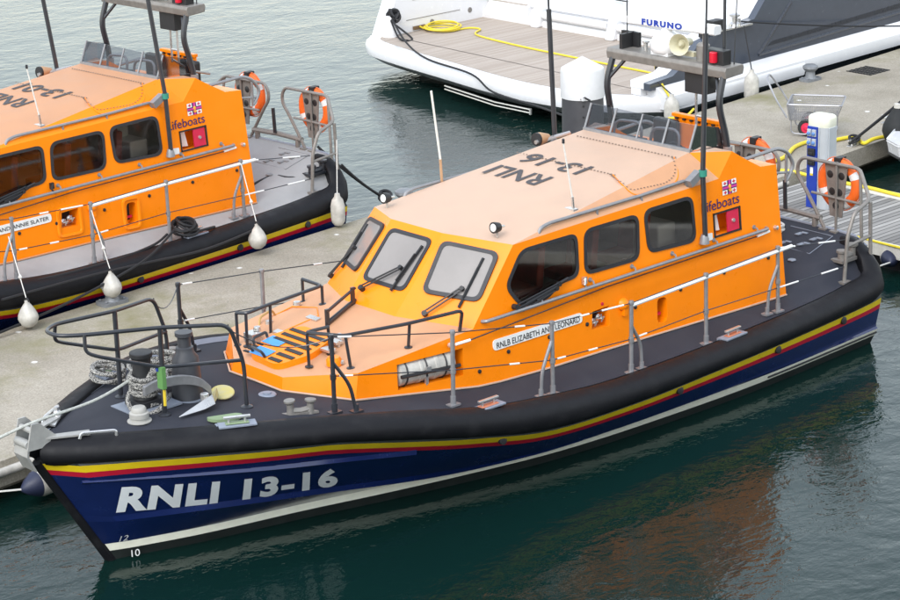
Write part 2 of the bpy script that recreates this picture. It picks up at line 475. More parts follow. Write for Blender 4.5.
def window(parent, o, U, Vv, poly, glassmat, frame=.045, r=.09, name='window', proud=.014, lift=.004):
    """rounded pane with a rubber gasket; poly in plane coordinates (u, v)"""
    o = Vector(o); U = Vector(U).normalized(); Vv = Vector(Vv); Vv = (Vv-U*Vv.dot(U)).normalized()
    Nn = U.cross(Vv)
    if Nn.dot(NREF) < 0: Nn = -Nn
    P = [Vector((a, b, 0)) for a, b in poly]
    c = sum(P, Vector())/len(P)
    out = round_poly(P, r)
    # inset each point towards its inner offset
    inn = []
    n = len(P); inset = []
    area = sum(P[i].x*P[(i+1) % n].y-P[(i+1) % n].x*P[i].y for i in range(n))
    sg = 1 if area > 0 else -1
    for i in range(n):
        a = P[i-1]; b = P[i]; d = P[(i+1) % n]
        e1 = (b-a).normalized(); e2 = (d-b).normalized()
        n1 = Vector((-e1.y, e1.x, 0))*sg; n2 = Vector((-e2.y, e2.x, 0))*sg
        bis = (n1+n2); k = frame/max(.3, bis.length_squared/2)
        inset.append(b+bis*k)
    inn = round_poly(inset, max(.02, r-frame*.6))
    def w(p, h): return o+U*p.x+Vv*p.y+Nn*h
    N = len(out)
    g = MB()
    vs = [w(p, -.01) for p in out]+[w(p, proud) for p in out]+[w(p, proud) for p in inn]+[w(p, .0) for p in inn]
    fs = []
    for k in range(3):
        for i in range(N):
            j = (i+1) % N
            fs.append((k*N+i, k*N+j, (k+1)*N+j, (k+1)*N+i))
    g.add(vs, fs)
    gl = MB(); gv = [w(p, lift) for p in inn]
    if (gv[N//3]-gv[0]).cross(gv[2*N//3]-gv[0]).dot(Nn) < 0: gv = gv[::-1]
    gl.add(gv, [tuple(range(N))])
    wo = obj(name, gl, glassmat, parent, recalc=False)
    obj('gasket', g, GASKET, wo)
    return wo
NREF = Vector((0, 0, 1))

def wiper(parent, pivot, tip, blade0, blade1, nrm):
    nrm = Vector(nrm).normalized(); piv = Vector(pivot); tip = Vector(tip)
    m = MB()
    m.cyl(piv, piv+nrm*.07, .035, n=8)
    d = (tip-piv); side = d.normalized().cross(nrm)*.022
    for s in (-1, 1): m.tube([piv+nrm*.06+side*s, tip+nrm*.06+side*s*.8], .011, 5)
    m.cyl(tip+nrm*.03, tip+nrm*.08, .03, n=6)
    b0 = Vector(blade0); b1 = Vector(blade1)
    m.tube([b0+nrm*.03, b1+nrm*.03], .019, 5)
    m.tube([b0.lerp(b1, .2)+nrm*.055, b1.lerp(b0, .2)+nrm*.055], .012, 5)
    obj('wiper', m, BLACKPLASTIC, parent)

def stanchion(parent, foot, top, mats, brace=None, ring=None):
    m = MB(); foot = Vector(foot); top = Vector(top)
    m.cyl(foot, top, .026, n=8)
    m.lathe([(0, -.02), (.03, -.02), (.035, .005), (.03, .03), (0, .035)], top, n=8)
    m.box(foot+Vector((0, 0, .012)), (.15, .10, .024))
    m.cyl(foot, foot+Vector((0, 0, .12)), .034, n=8)
    if ring: 
        p = foot.lerp(top, ring); m.cyl(p-Vector((0, 0, .03)), p+Vector((0, 0, .03)), .036, n=8)
    if brace:
        m.tube(fillet(brace, .12), .022, 8)
        b = Vector(brace[-1]); m.box(b+Vector((0, 0, .012)), (.13, .10, .024)); m.cyl(b, b+Vector((0, 0, .1)), .03, n=8)
    return obj('stanchion', m, mats, parent)

def wire(parent, pts, r=.007, ends=True, white=()):
    m = MB()
    P = [Vector(p) for p in pts]
    for a, b in zip(P, P[1:]):
        m.tube([a, b], r, 5, 0)
    for a, b in white:
        a = Vector(a); b = Vector(b)
        m.tube([a, a.lerp(b, .15), a.lerp(b, .85), b], .012, 6, 1)
    return obj('guard_wire', m, [BLACK, WHITE], parent)

def boat(root, cfg):
    near = cfg['near']
    deckm = DECK if near else DECK_L
    gripm = GRIP if near else GRIP_L
    # ---- hull
    US = [i/48 for i in range(49)]
    def level(fz, fy, zst):
        xs_ = stem_x(zst); pts = []
        for u in US:
            x = XT+u*(xs_-XT); z = fz(x) if u < 1 else zst
            y = fy(x, z)
            y = max(.035, y) if u < 1 else .035
            pts.append(Vector((x, y, z)))
        return pts
    f = 1
    lv = [level(lambda x: sponson_low(x)+.05, lambda x, z: hull_y(x, z)-.05, 1.45),
          level(lambda x: sponson_low(x), hull_y, 1.40),
          level(lambda x: sponson_low(x)-.088, hull_y, 1.315),
          level(lambda x: sponson_low(x)-.158, hull_y, 1.245),
          level(lambda x: max(.27+.03*bulge(x), chine_z(x)+.02), hull_y, .66),
          level(lambda x: max(.235+.03*bulge(x), chine_z(x)-.055), lambda x, z: hull_y(x, z)+chine_off(x), .56),
          level(lambda x: .225+.012*bulge(x), lambda x, z: white_y(x)+.03+.05*bulge(x), .225),
          level(lambda x: .125, lambda x, z: white_y(x)+.02*bulge(x), .125),
          level(lambda x: -.02, lambda x, z: white_y(x)-.07+.02*bulge(x), -.02),
          level(lambda x: -.55, lambda x, z: white_y(x)*.55, -.45)]
    mb = MB(); mats_ = [0, 0, 1, 2, 3, 3, 3, 4, 5, 5]
    for s in (1, -1):
        for k in range(len(lv)-1):
            g = [[Vector((p.x, p.y*s, p.z)) for p in lv[k]], [Vector((p.x, p.y*s, p.z)) for p in lv[k+1]]]
            mb.sheet(g, [0, 0, 1, 2, 2, 2, 3, 4, 4][k] if False else [4, 0, 1, 2, 2, 2, 3, 4, 4][k])
    tr = [l[0] for l in lv]
    mb.add([Vector((p.x, p.y, p.z)) for p in tr]+[Vector((p.x, -p.y, p.z)) for p in tr[::-1]], [tuple(range(2*len(tr)))], 2)
    mb.add([Vector((XT, .9, .68)), Vector((XT, -.9, .68)), Vector((XT-.02, -.9, 1.38)), Vector((XT-.02, .9, 1.38))], [(0, 1, 2, 3)], 2)
    obj('hull', mb, [YELLOW, RED, NAVY, CREAM, ANTIFOUL], root, angle=22)
    # spray rail near the stem: a wedge with an upward face, ending square
    for s in (1, -1):
        loops = []
        for i in range(21):
            t = i/20; x = 13.2-t*3.45
            z = 1.185-.16*t-.10*t*t; w = .012+.05*min(1, t*1.6)
            y = hull_y(x, z); h = .02+.06*t
            loops.append([Vector((x, s*(hull_y(x, z+h)-.02), z+h)), Vector((x, s*(y+w), z)), Vector((x, s*(hull_y(x, z-.03)-.02), z-.03))])
        m = MB().loft(loops); obj('spray_rail', m, NAVY, root, angle=25)
        m = MB(); m.tube([(x, s*(white_y(x)+.052), .178) for x in (XT, 1.7, 2.3, 2.9, 3.5)], .017, 6)
        obj('boot_strip', m, BLACKPLASTIC, root)
        # fender bolts on the stripe
        for x in (2.05, 3.55, 5.55, 8.6):
            m = MB(); z = sponson_low(x)-.06; y = hull_y(x, z); m.lathe([(0, -.02), (.05, -.02), (.055, .025), (.02, .035), (0, .035)], (x, s*y, z), (0, s, .2), 10)
            obj('drain_cap', m, BLACKPLASTIC, root)
    m = MB(); m.tube([(stem_x(z)+.0, 0, z) for z in (1.42, 1.0, .7, .35, 0, -.3)], .065, 8)
    obj('stem_guard', m, RUBBER, root)
    # ---- sponson
    path = [(.84, 1.16, .34), (.85, 1.32, .34), (.89, 1.53, .27), (.98, 1.75, .14), (1.12, 1.91, .03)]
    xsn = [1.3, 1.6, 2.0, 2.5, 3, 3.5, 4, 4.5, 5, 5.5, 6, 6.5, 7, 7.5, 8, 8.4, 8.8, 9.2, 9.6, 10, 10.4, 10.8, 11.2, 11.6, 12, 12.35, 12.7, 12.95, 13.2, 13.38, 13.5]
    pth = [(a, b, c) for a, b, c in path]+[(x, beam(x), 0) for x in xsn]+[(13.56, .15, 0)]
    for s in (1, -1):
        loops = []
        for i, (x, y, dz) in enumerate(pth):
            a = pth[max(0, i-1)]; b = pth[min(len(pth)-1, i+1)]
            t = Vector((b[0]-a[0], b[1]-a[1], 0)).normalized(); nin = Vector((t.y, -t.x, 0))
            if nin.dot(Vector((6.5-x, -y*2, 0))) < 0: nin = -nin
            zt = sponson_top(max(.9, x))+dz; zl = sponson_low(max(.9, x))+dz*.4
            
            w = .30 if x < 13.3 else .30-.55*(x-13.3)
            w = max(.12, w)
            zc_ = (zt+zl)/2; hh = (zt-zl)/2; sec = [(w, zt-.09), (w, zt-.005), (w*.94, zt+.010), (w*.70, zt+.012)]+[(.165*(1-cos(a)), zc_+hh*sin(a)*.98) for a in [radians(q) for q in (72, 56, 40, 22, 5, -14, -32, -48, -62)]]+[(.10, zl-.004), (w, zl)]
            loops.append([Vector((x+nin.x*d, s*(y+nin.y*d), z)) for d, z in sec])
        m = MB().loft(loops)
        # moulding seams
        obj('sponson', m, RUBBER, root, angle=75)
        # inner toe rail
        gi = []; go = []
        for x in [i*.25+1.5 for i in range(48)]:
            b = beam(x)-.302; zt = sponson_top(x)
            if b < .12: break
            gi.append(Vector((x, s*b, zt+.012))); go.append(Vector((x, s*(b-.05), deck_z(x, b-.06)+.004)))
        m = MB().sheet([gi, go]); obj('toe_rail', m, EDGE, root)
    # ---- deck
    g = []
    xs_ = [.88+i*(13.42-.88)/66 for i in range(67)]
    for x in xs_:
        b = max(.10, beam(x)-.29) if x > 1.15 else 1.46+(x-.88)*.6
        g.append([Vector((x, b*t, deck_z(x, b*t))) for t in [-1, -.93, -.86, -.78, -.7, -.55, -.35, 0, .35, .55, .7, .78, .86, .93, 1]])
    m = MB().sheet(g)
    # transom drop under the deck edge
    m.sheet([g[0], [Vector((p.x, p.y, .62)) for p in g[0]]])
    obj('deck', m, deckm, root, angle=60)
    m = MB(); m.tube([(.87, y, deck_z(.9, y)+.005) for y in (-1.4, -1.2, -.8, 0, .8, 1.2, 1.4)], .022, 6)
    obj('transom_rail', m, EDGE, root)

    # ---- superstructure
    A = (2.62, side_y(.95), .95); B = (2.68, 1.26, 2.81); C = (3.0, 1.26, 2.84); D = (3.29, 1.24, 3.0); E = (3.54, 1.23, 3.15)
    T = (3.82, 1.25, 2.84); Rf = (7.53, 1.26, 2.78); Pl = (8.29, 1.34, 1.93); O1 = (8.29, side_y(1.0), 1.0)
    F1t = (9.95, 1.19, 1.78); F1b = (10.07, 1.24, 1.30); F0t = (10.47, .46, 1.69); F0b = (10.53, .49, 1.35)
    M = (7.94, .47, 2.86); Cr = (8.74, .46, 2.0); K = (4.06, .95, 3.185)
    names = dict(A=A, B=B, C=C, D=D, E=E, T=T, R=Rf, P=Pl, O=O1, f=F1t, g=F1b, h=F0t, i=F0b, M=M, c=Cr, K=K)
    vs = []; ix = {}
    for k, p in names.items():
        ix[k] = len(vs); vs.append(Vector(p)); ix[k+'-'] = len(vs); vs.append(Vector((p[0], -p[1], p[2])))
    m = MB(); b0 = 0
    def face(keys, mt, mirror=True):
        m.f.append(tuple(ix[k] for k in keys)); m.m.append(mt)
        if mirror:
            m.f.append(tuple(ix[k+'-' if not k.endswith('-') else k[:-1]] for k in keys[::-1])); m.m.append(mt)
    m.v = [tuple(v) for v in vs]
    face(['A', 'O', 'P', 'R', 'T', 'E', 'D', 'C', 'B'], 0)
    face(['O', 'g', 'f', 'P'], 0)
    face(['g', 'i', 'h', 'f'], 0)
    face(['i', 'i-', 'h-', 'h'], 0, False)
    face(['h', 'h-', 'c-', 'c'], 3, False)
    face(['h', 'c', 'P', 'f'], 3)
    face(['c', 'c-', 'M-', 'M'], 0, False)
    face(['c', 'M', 'R', 'P'], 0)
    face(['M', 'M-', 'K-', 'K'], 1, False)
    face(['M', 'K', 'R'], 1)
    face(['R', 'K', 'T'], 3 if near else 2)
    face(['K', 'E', 'T'], 0)
    face(['K', 'K-', 'E-', 'E'], 1, False)
    face(['E', 'E-', 'D-', 'D'], 0, False); face(['D', 'D-', 'C-', 'C'], 0, False); face(['C', 'C-', 'B-', 'B'], 0, False)
    face(['B', 'B-', 'A-', 'A'], 0, False)
    face(['A', 'A-', 'O-', 'O'], 0, False); face(['O', 'O-', 'g-', 'g'], 0, False); face(['g', 'g-', 'i-', 'i'], 0, False)
    cab = obj('superstructure', m, [ORANGE, gripm, ORANGE, GRIP_T, LINING], root, angle=20)
    cuts = MB()
    def cutter(pts, depth):
        pts = [Vector(p) for p in pts]
        nrm = (pts[1]-pts[0]).cross(pts[2]-pts[0]).normalized()
        if nrm.y > 0: nrm = -nrm
        cuts.prism([p-nrm*.1 for p in pts], nrm*(depth+.1), 0)
    cutter([(9.41, 1.24, 1.75), (8.46, 1.34, 1.735), (8.49, 1.36, 1.41), (9.43, 1.27, 1.45)], .42)
    cutter([sp(6.30, 1.66), sp(6.00, 1.67), sp(6.02, 1.42), sp(6.33, 1.44)], .22)
    cutter(fillet([sp(5.13, 1.55), sp(4.95, 1.54), sp(4.97, 1.22), sp(5.15, 1.23)], .07, 4, True), .16)
    cutter([sp(3.96, 2.39), sp(3.47, 2.39), sp(3.47, 2.11), sp(3.96, 2.11)], .25)
    cuts.prism([(2.95, -.93, 2.45), (3.97, -.93, 2.55), (3.97, .93, 2.55), (2.95, .93, 2.45)], (0, 0, 1.2), 0)
    prof = [(4.2, 1.76), (8.1, 1.76), (7.42, 2.68), (4.2, 2.70)]
    cav = MB(); cav.loft([[Vector((x, -(side_y(z)-.07), z)) for x, z in prof], [Vector((x, side_y(z)-.07, z)) for x, z in prof]], 4)
    ca = obj('cut', cav, [ORANGE, gripm, ORANGE, GRIP_T, LINING], root)
    WIN = [[(7.42, 2.70), (6.46, 2.70), (6.48, 2.15), (6.83, 2.13), (7.02, 2.0), (7.50, 2.0), (7.73, 2.30)], [(6.34, 2.71), (5.36, 2.71), (5.40, 2.12), (6.39, 2.14)], [(5.27, 2.73), (4.35, 2.74), (4.33, 2.12), (5.24, 2.16)]]
    for s in (1, -1):
        for wl in WIN:
            cx_ = sum(p[0] for p in wl)/len(wl); cz_ = sum(p[1] for p in wl)/len(wl)
            q = [(p_.x, p_.y) for p_ in fillet([(cx_+(x-cx_)*.94, cz_+(z-cz_)*.91, 0) for x, z in wl], .11, 3, True)]
            cuts.loft([[sp(x, z, .06, s) for x, z in q], [sp(x, z, -.12, s) for x, z in q]], 4)
    co = obj('cut', cuts, [ORANGE, gripm, ORANGE, GRIP_T, LINING], root)
    b2_ = cab.modifiers.new('c', 'BOOLEAN'); b2_.operation = 'DIFFERENCE'; b2_.solver = 'EXACT'; b2_.object = ca
    bo = cab.modifiers.new('b', 'BOOLEAN'); bo.operation = 'DIFFERENCE'; bo.solver = 'EXACT'; bo.object = co; bo.use_self = True
    bv = cab.modifiers.new('bevel', 'BEVEL'); bv.width = .014; bv.segments = 2; bv.limit_method = 'ANGLE'; bv.angle_limit = radians(14)
    dg = bpy.context.evaluated_depsgraph_get()
    me = bpy.data.meshes.new_from_object(cab.evaluated_get(dg))
    cab.modifiers.clear(); cab.data = me
    me.polygons.foreach_set('use_smooth', [True]*len(me.polygons)); me.set_sharp_from_angle(angle=radians(9))
    bpy.data.objects.remove(co); bpy.data.objects.remove(ca)
    # base bead where the cabin meets the deck
    for s in (1, -1):
        m = MB(); m.tube([Vector((x, s*(side_y(deck_z(x, 1.4))+.004), deck_z(x, 1.4)+.012)) for x in (2.62, 3.5, 4.35, 5.3, 6.2, 7.1, 7.93, 8.29)]+[Vector((10.03, s*1.235, 1.485)), Vector((10.515, s*.485, 1.545)), Vector((10.515, 0, 1.55))], .013, 6)
        obj('base_bead', m, gripm, root)
    # panel seam beads and rivets on the roof
    def roof_z(x): return 2.86+.086*(7.94-x)
    m = MB()
    for xr, y0, y1 in ((5.25, -1.0, .76), (4.32, -.8, .95)):
        n = 31
        for i in range(n):
            t = i/(n-1); y = y0+(y1-y0)*t
            m.lathe([(.015, 0), (.012, .006), (0, .008)], (xr, y, roof_z(xr)+.001), n=6)
    pa = Vector((5.28, .80, roof_z(5.28)))
    hp = [(5.26, .74), (5.42, 1.06), (5.34, 1.17), (4.70, 1.20), (4.45, 1.14), (4.32, .93)]
    def bevel_pt(x, y):
        # height on the sloping roof edge facet (R, K, T)
        a = Vector(Rf); b = Vector(K); c_ = Vector(T); n_ = (b-a).cross(c_-a)
        return min(a.z-(n_.x*(x-a.x)+n_.y*(y-a.y))/n_.z, roof_z(x))
    pp = fillet([Vector((x, y, bevel_pt(x, y)+.004)) for x, y in hp], .12, 4)
    tot = [0]
    for a_, b_ in zip(pp, pp[1:]): tot.append(tot[-1]+(b_-a_).length)
    d = 0
    while d < tot[-1]:
        for k in range(len(pp)-1):
            if tot[k] <= d <= tot[k+1]:
                p = pp[k].lerp(pp[k+1], (d-tot[k])/max(1e-6, tot[k+1]-tot[k])); break
        q = p+Vector((-.0, -.05, .02)); 
        m.lathe([(.015, 0), (.012, .006), (0, .008)], Vector((q.x, q.y, bevel_pt(q.x, q.y)+.001)), n=6)
        d += .058
    obj('rivets', m, mat('rivet', (.16, .11, .08), .5, metal=.1), root)
    m = MB(); m.tube(pp, .009, 5); obj('hatch_seam', m, ORANGE, root)
    # roof lettering: read from astern, first line nearest the bow
    m = MB()
    lettering(m, 'RNLI', lambda u, v: (5.73+v*.36, .16-u*.97, roof_z(5.73+v*.36)+.004), .018)
    obj('roof_lettering', m, ROOFINK, root)
    m = MB()
    lettering(m, cfg['number'], lambda u, v: (5.15+v*.36, .32-u*1.10, roof_z(5.15+v*.36)+.004), .018)
    obj('roof_lettering', m, ROOFINK, root)
    # ---- windows
    global NREF
    for s in (1, -1):
        NREF = Vector((0, s, 0))
        o0 = sp(0, 2.0, 0, s); U = (1, 0, 0); Vv = Vector((0, -s*.15, 1.68))
        zz = lambda z: (z-2.0)/Vv.normalized().z
        def P(l): return [(x, zz(z)) for x, z in l]
        w = window(root, o0, U, Vv, P([(7.42, 2.70), (6.46, 2.70), (6.48, 2.15), (6.83, 2.13), (7.02, 2.0), (7.50, 2.0), (7.73, 2.30)]), SIDEGLASS, r=.13)
        window(root, o0, U, Vv, P([(6.34, 2.71), (5.36, 2.71), (5.40, 2.12), (6.39, 2.14)]), SIDEGLASS, r=.15)
        window(root, o0, U, Vv, P([(5.27, 2.73), (4.35, 2.74), (4.33, 2.12), (5.24, 2.16)]), SIDEGLASS, r=.15)
        wiper(root, sp(7.62, 2.045, .01, s), sp(6.9, 2.16, .02, s), sp(7.45, 2.05, .02, s), sp(6.72, 2.19, .02, s), (0, s, .1))
        wiper(root, sp(7.52, 2.0, .01, s), sp(6.95, 2.12, .02, s), sp(7.4, 2.02, .02, s), sp(6.85, 2.15, .02, s), (0, s, .1))
    # what can be made out through the side windows
    for s in (1, -1):
        for x in (7.0, 6.05, 5.1):
            m = MB(); m.box((x, s*.72, 1.98), (.46, .46, .12)); m.box((x-.24, s*.72, 2.25), (.12, .46, .56), 0, Matrix.Rotation(-.12, 3, 'Y')); m.box((x-.27, s*.72, 2.57), (.10, .26, .16)); m.cyl((x, s*.72, 1.76), (x, s*.72, 1.95), .08, n=10, m=1)
            obj('cabin_seat', m, [SEATRED, STEEL], root, bevel=.04, segs=3)
    m = MB(); m.box((4.50, .72, 2.05), (.34, .5, .56)); m.box((4.52, .55, 2.40), (.26, .10, .22)); obj('chart_console', m, WHITE, root, bevel=.03)
    m = MB(); m.box((7.55, 0, 1.98), (.30, 1.9, .40)); m.box((7.45, .72, 2.22), (.05, .42, .26)); m.box((7.45, -.72, 2.22), (.05, .42, .26)); obj('dashboard', m, BLACKPLASTIC, root, bevel=.02)
    # windscreen: middle and two sides
    NREF = Vector((1, 0, .5))
    def plane_window(o0, U, Vv, pts, **k):
        o0 = Vector(o0); U = Vector(U).normalized(); Vv = Vector(Vv); Vv = (Vv-U*Vv.dot(U)).normalized()
        return window(root, o0, U, Vv, [((Vector(p)-o0).dot(U), (Vector(p)-o0).dot(Vv)) for p in pts], PALEGLASS, **k)
    cen = Vector((8.74, 0, 2.0)); up = Vector((7.94, 0, 2.86))-cen
    def mid(y, t): return cen+up*t+Vector((0, y, 0))
    mn = Vector((0, 1, 0)).cross(up).normalized(); mn = mn if mn.x > 0 else -mn
    plane_window(cen, (0, 1, 0), up, [mid(.39, .91), mid(-.39, .91), mid(-.39, .27), mid(.39, .27)], name='windscreen', frame=.05, r=.11)
    for s in (1, -1):
        c_ = Vector((Cr[0], s*Cr[1], Cr[2])); m_ = Vector((M[0], s*M[1], M[2])); r_ = Vector((Rf[0], s*Rf[1], Rf[2]))
        nn = (r_-m_).cross(c_-m_).normalized(); nn = nn if nn.x > 0 else -nn
        NREF = nn
        U = (r_-m_); 
        def on(p):
            p = Vector((p[0], s*p[1], p[2])); return p-nn*(p-m_).dot(nn)
        plane_window(m_, U, c_-m_, [on((7.98, .51, 2.78)), on((7.66, 1.18, 2.69)), on((8.09, 1.25, 2.18)), on((8.43, .60, 2.25))], name='windscreen', frame=.05, r=.11, proud=.034, lift=.026)
        if s == 1:
            wiper(root, on((8.55, .78, 2.06)), on((8.15, 1.02, 2.32)), on((8.27, 1.08, 2.13)), on((7.82, 1.05, 2.63)), nn)
        else:
            wiper(root, on((8.2, 1.28, 1.98)), on((8.02, .98, 2.35)), on((8.18, 1.08, 2.12)), on((7.78, 1.06, 2.62)), nn)
    NREF = Vector((1, 0, .5))
    wiper(root, mid(-.27, .17), mid(.18, .50), mid(.20, .24), mid(.30, .80), mn)
    # ---- side hand rails
    for s in (1, -1):
        m = MB()
        m.tube(fillet([sp(8.14, 1.985, .0, s), sp(8.12, 1.99, .075, s), sp(3.0, 2.01, .075, s), sp(2.96, 2.01, 0, s)], .05), .023, 8)
        for x in (7.2, 6.3, 5.55, 4.8, 4.0, 3.2): 
            p = sp(x, 2.005, .075, s); m.tube([p, p+Vector((0, -s*.02, .05)), sp(x, 2.07, 0, s)], .012, 6)
            m.lathe([(.03, 0), (.03, .012), (0, .014)], sp(x, 2.07, 0, s), (0, s, .1), 8)
        obj('hand_rail', m, GUNMETAL, root)
        m = MB()
        m.tube(fillet([(7.07, s*1.22, 2.80), (7.03, s*1.22, 2.87), (6.9, s*1.22, 2.90), (5.26, s*1.22, 2.91), (4.44, s*1.22, 2.935), (4.40, s*1.22, 2.85)], .06), .022, 8)
        for x in (6.05, 5.25): m.cyl((x, s*1.22, 2.905), (x, s*1.22, 2.80), .018, n=6); 
        obj('roof_rail', m, GUNMETAL, root)
        # jackstay along the side
        m = MB()
        m.tube([sp(8.4, 1.83, .06, s), sp(6.06, 1.93, .05, s), sp(3.2, 2.02 - .07, .05, s)], .008, 5, 0)
        m.tube([sp(8.62, 1.83, .05, s), sp(8.4, 1.83, .06, s)], .018, 6, 1)
        m.tube([sp(3.2, 1.95, .05, s), sp(2.95, 1.965, .05, s)], .018, 6, 1)
        m.lathe([(.035, 0), (.03, .05), (0, .06)], sp(2.78, 1.975, 0, s), (0, s, .1), 8, 2)
        m.lathe([(.03, 0), (.03, .05), (0, .06)], sp(8.68, 1.83, 0, s), (0, s, .1), 8, 2)
        obj('jackstay', m, [BLACK, WHITE, STEEL], root)
        # small dark rivet-like fittings along the side
        m = MB()
        for x, z in ((7.76, 1.52), (7.07, 1.53), (6.41, 1.53), (5.54, 1.54), (4.69, 1.57), (3.84, 1.60), (2.95, 1.60), (8.25, 1.40)):
            m.lathe([(.026, 0), (.026, .015), (.012, .02), (0, .02)], sp(x, z, 0, s), (0, s, .1), 8)
        obj('side_stud', m, BLACKPLASTIC, root)
        # name board
        bp = [sp(8.0, 1.715, .012, s), sp(6.49, 1.70, .012, s), sp(6.49, 1.575, .012, s), sp(8.0, 1.585, .012, s)]
        m = MB().prism(fillet(bp, .05, 4, True), (0, -s*.02, 0))
        nb = obj('name_board', m, WHITE, root)
        m = MB(); x0, x1 = (7.95, 6.54) if s == 1 else (6.54, 7.95)
        lettering(m, cfg['name'], lambda u, v: sp(x0+(x1-x0)*u, 1.603+.075*v+(-.01 if s == 1 else 0)*u, .018, s), .008)
        obj('name_lettering', m, BLACKINK, nb)
        # brand words, flag and plates
        m = MB(); x0, x1 = (4.19, 3.46) if s == 1 else (3.46, 4.19)
        lettering(m, 'Lifeboats', lambda u, v: sp(x0+(x1-x0)*u, 2.455+.135*v-(.0)*u, .008, s), .004)
        obj('side_lettering', m, PURPLE, root)
        m = MB(); fx, fz, fs = 3.635, 2.70, .275
        def fl(u, v, h=.006): return sp(fx+(fs/2)*u*(-s), fz+(fs/2)*.66*v, h, s)
        def rect(u0, v0, u1, v1, mi, h): m.add([fl(u0, v0, h), fl(u1, v0, h), fl(u1, v1, h), fl(u0, v1, h)], [(0, 1, 2, 3)], mi)
        rect(-1, -1, 1, 1, 0, .006)
        rect(-.30, -1, .30, 1, 1, .008); rect(-1, -.30, 1, .30, 1, .010)
        rect(-.16, -1, .16, 1, 2, .012); rect(-1, -.16, 1, .16, 2, .014)
        for a in (-.64, .64):
            for b_ in (-.66, .66): rect(a-.2, b_-.08, a+.2, b_+.08, 3, .010); rect(a-.06, b_-.24, a+.06, b_+.24, 3, .012)
        m.lathe([(0, .014), (.028, .014), (.02, .022), (0, .024)], fl(0, .1, 0), (0, s, .1), 10, 4)
        m.tube([fl(0, .2, .02), fl(0, -.55, .02)], .008, 5, 4); m.tube([fl(-.22, -.3, .02), fl(-.1, -.6, .02), fl(.1, -.6, .02), fl(.22, -.3, .02)], .007, 5, 4)
        obj('flag_emblem', m, [WHITE, PURPLE, PINK, REDPLATE, GOLD], root)
        m = MB()
        for z0, z1, x0, x1 in ((2.39, 2.41, 3.45, 3.98), (2.09, 2.11, 3.45, 3.98), (2.09, 2.41, 3.45, 3.47), (2.09, 2.41, 3.96, 3.98)):
            m.prism([sp(x0, z0, .012, s), sp(x1, z0, .012, s), sp(x1, z1, .012, s), sp(x0, z1, .012, s)], (0, -s*.02, 0), 0)
        lock = obj('locker_frame', m, BLACKPLASTIC, root)
        m = MB().prism([sp(3.49, 2.115, .004, s), sp(3.71, 2.115, .004, s), sp(3.71, 2.385, .004, s), sp(3.49, 2.385, .004, s)], (0, -s*.02, 0))
        m.lathe([(.03, 0), (.025, .02), (0, .02)], sp(3.6, 2.25, .004, s), (0, s, .1), 8, 1)
        obj('red_door', m, [REDPLATE, STEEL], lock)
        m = MB().prism([sp(3.76, 2.14, -.1, s), sp(3.95, 2.14, -.2, s), sp(3.95, 2.38, -.2, s), sp(3.8, 2.38, -.1, s)], (0, -s*.01, 0))
        obj('locker_panel', m, WHITE, lock)
        m = MB().prism([sp(4.13, 2.08, .004, s), sp(4.02, 2.08, .004, s), sp(4.02, 2.17, .004, s), sp(4.13, 2.18, .004, s)], (0, s*.004, 0))
        obj('label_plate', m, WHITE, root)
        if not near and s == 1:
            for pl in ([(6.37, 1.72), (5.97, 1.73), (5.98, 1.30), (6.39, 1.32)], [(5.19, 1.61), (4.90, 1.60), (4.92, 1.16), (5.20, 1.17)]):
                m = MB(); m.tube(fillet([sp(x, z, .0, s) for x, z in pl], .07, 4, True), .03, 6, 0, True); obj('recess_bezel', m, ORANGE, root)
        # recessed hydrant and handles
        m = MB()
        for x, z in ((6.22, 1.50), (6.10, 1.53)):
            m.lathe([(.03, 0), (.05, .03), (.05, .05), (.02, .07), (.02, .12), (0, .12)], sp(x, z, -.15, s), (0, s, 0), 10)
            for k in range(4):
                a = k*pi/2; m.cyl(sp(x, z, -.05, s), sp(x+.05*cos(a), z+.05*sin(a), -.05, s), .012, n=6)
        m.box(sp(6.17, 1.46, -.2, s), (.3, .03, .06))
        obj('valve_wheel', m, STEEL, root)
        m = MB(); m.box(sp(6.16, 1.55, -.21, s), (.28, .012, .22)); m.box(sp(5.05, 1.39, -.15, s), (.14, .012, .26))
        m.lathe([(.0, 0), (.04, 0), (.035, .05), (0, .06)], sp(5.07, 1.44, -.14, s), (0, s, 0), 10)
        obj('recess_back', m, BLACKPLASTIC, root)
        m = MB(); m.box(sp(5.04, 1.32, -.10, s), (.10, .03, .035)); m.lathe([(.022, 0), (.022, .01), (0, .012)], sp(6.12, 1.72, 0, s), (0, s, .1), 10)
        obj('pull_tab', m, REDPLATE, root)
        m = MB(); m.lathe([(.0, -.02), (.08, -.02), (.085, .02), (.06, .06), (.03, .08), (0, .085)], sp(5.76, 1.63, 0, s), (0, s, .15), 14)
        m.box(sp(5.76, 1.54, .03, s), (.06, .05, .1))
        obj('vent_cowl', m, ORANGE, root)
        m = MB(); m.box(sp(6.42, 2.09, .03, s), (.06, .04, .09)); m.tube([sp(6.42, 2.12, .05, s), sp(6.46, 2.05, .07, s), sp(6.40, 1.98, .05, s)], .014, 6)
        obj('latch', m, STEEL if near else BLACKPLASTIC, root)
        # navigation and deck lights at the windscreen corners
        m = MB(); p = Vector((7.54, s*1.0, 2.90))
        m.cyl(p-Vector((0, 0, .08)), p+Vector((0, 0, .02)), .015, n=6, m=1)
        m.lathe([(.0, -.05), (.055, -.05), (.07, .02), (.07, .045), (0, .045)], p+Vector((.02, 0, .05)), (1, 0, .1), 14, 0)
        m.lathe([(.0, .046), (.05, .046), (.045, .052), (0, .054)], p+Vector((.02, 0, .05)), (1, 0, .1), 14, 2)
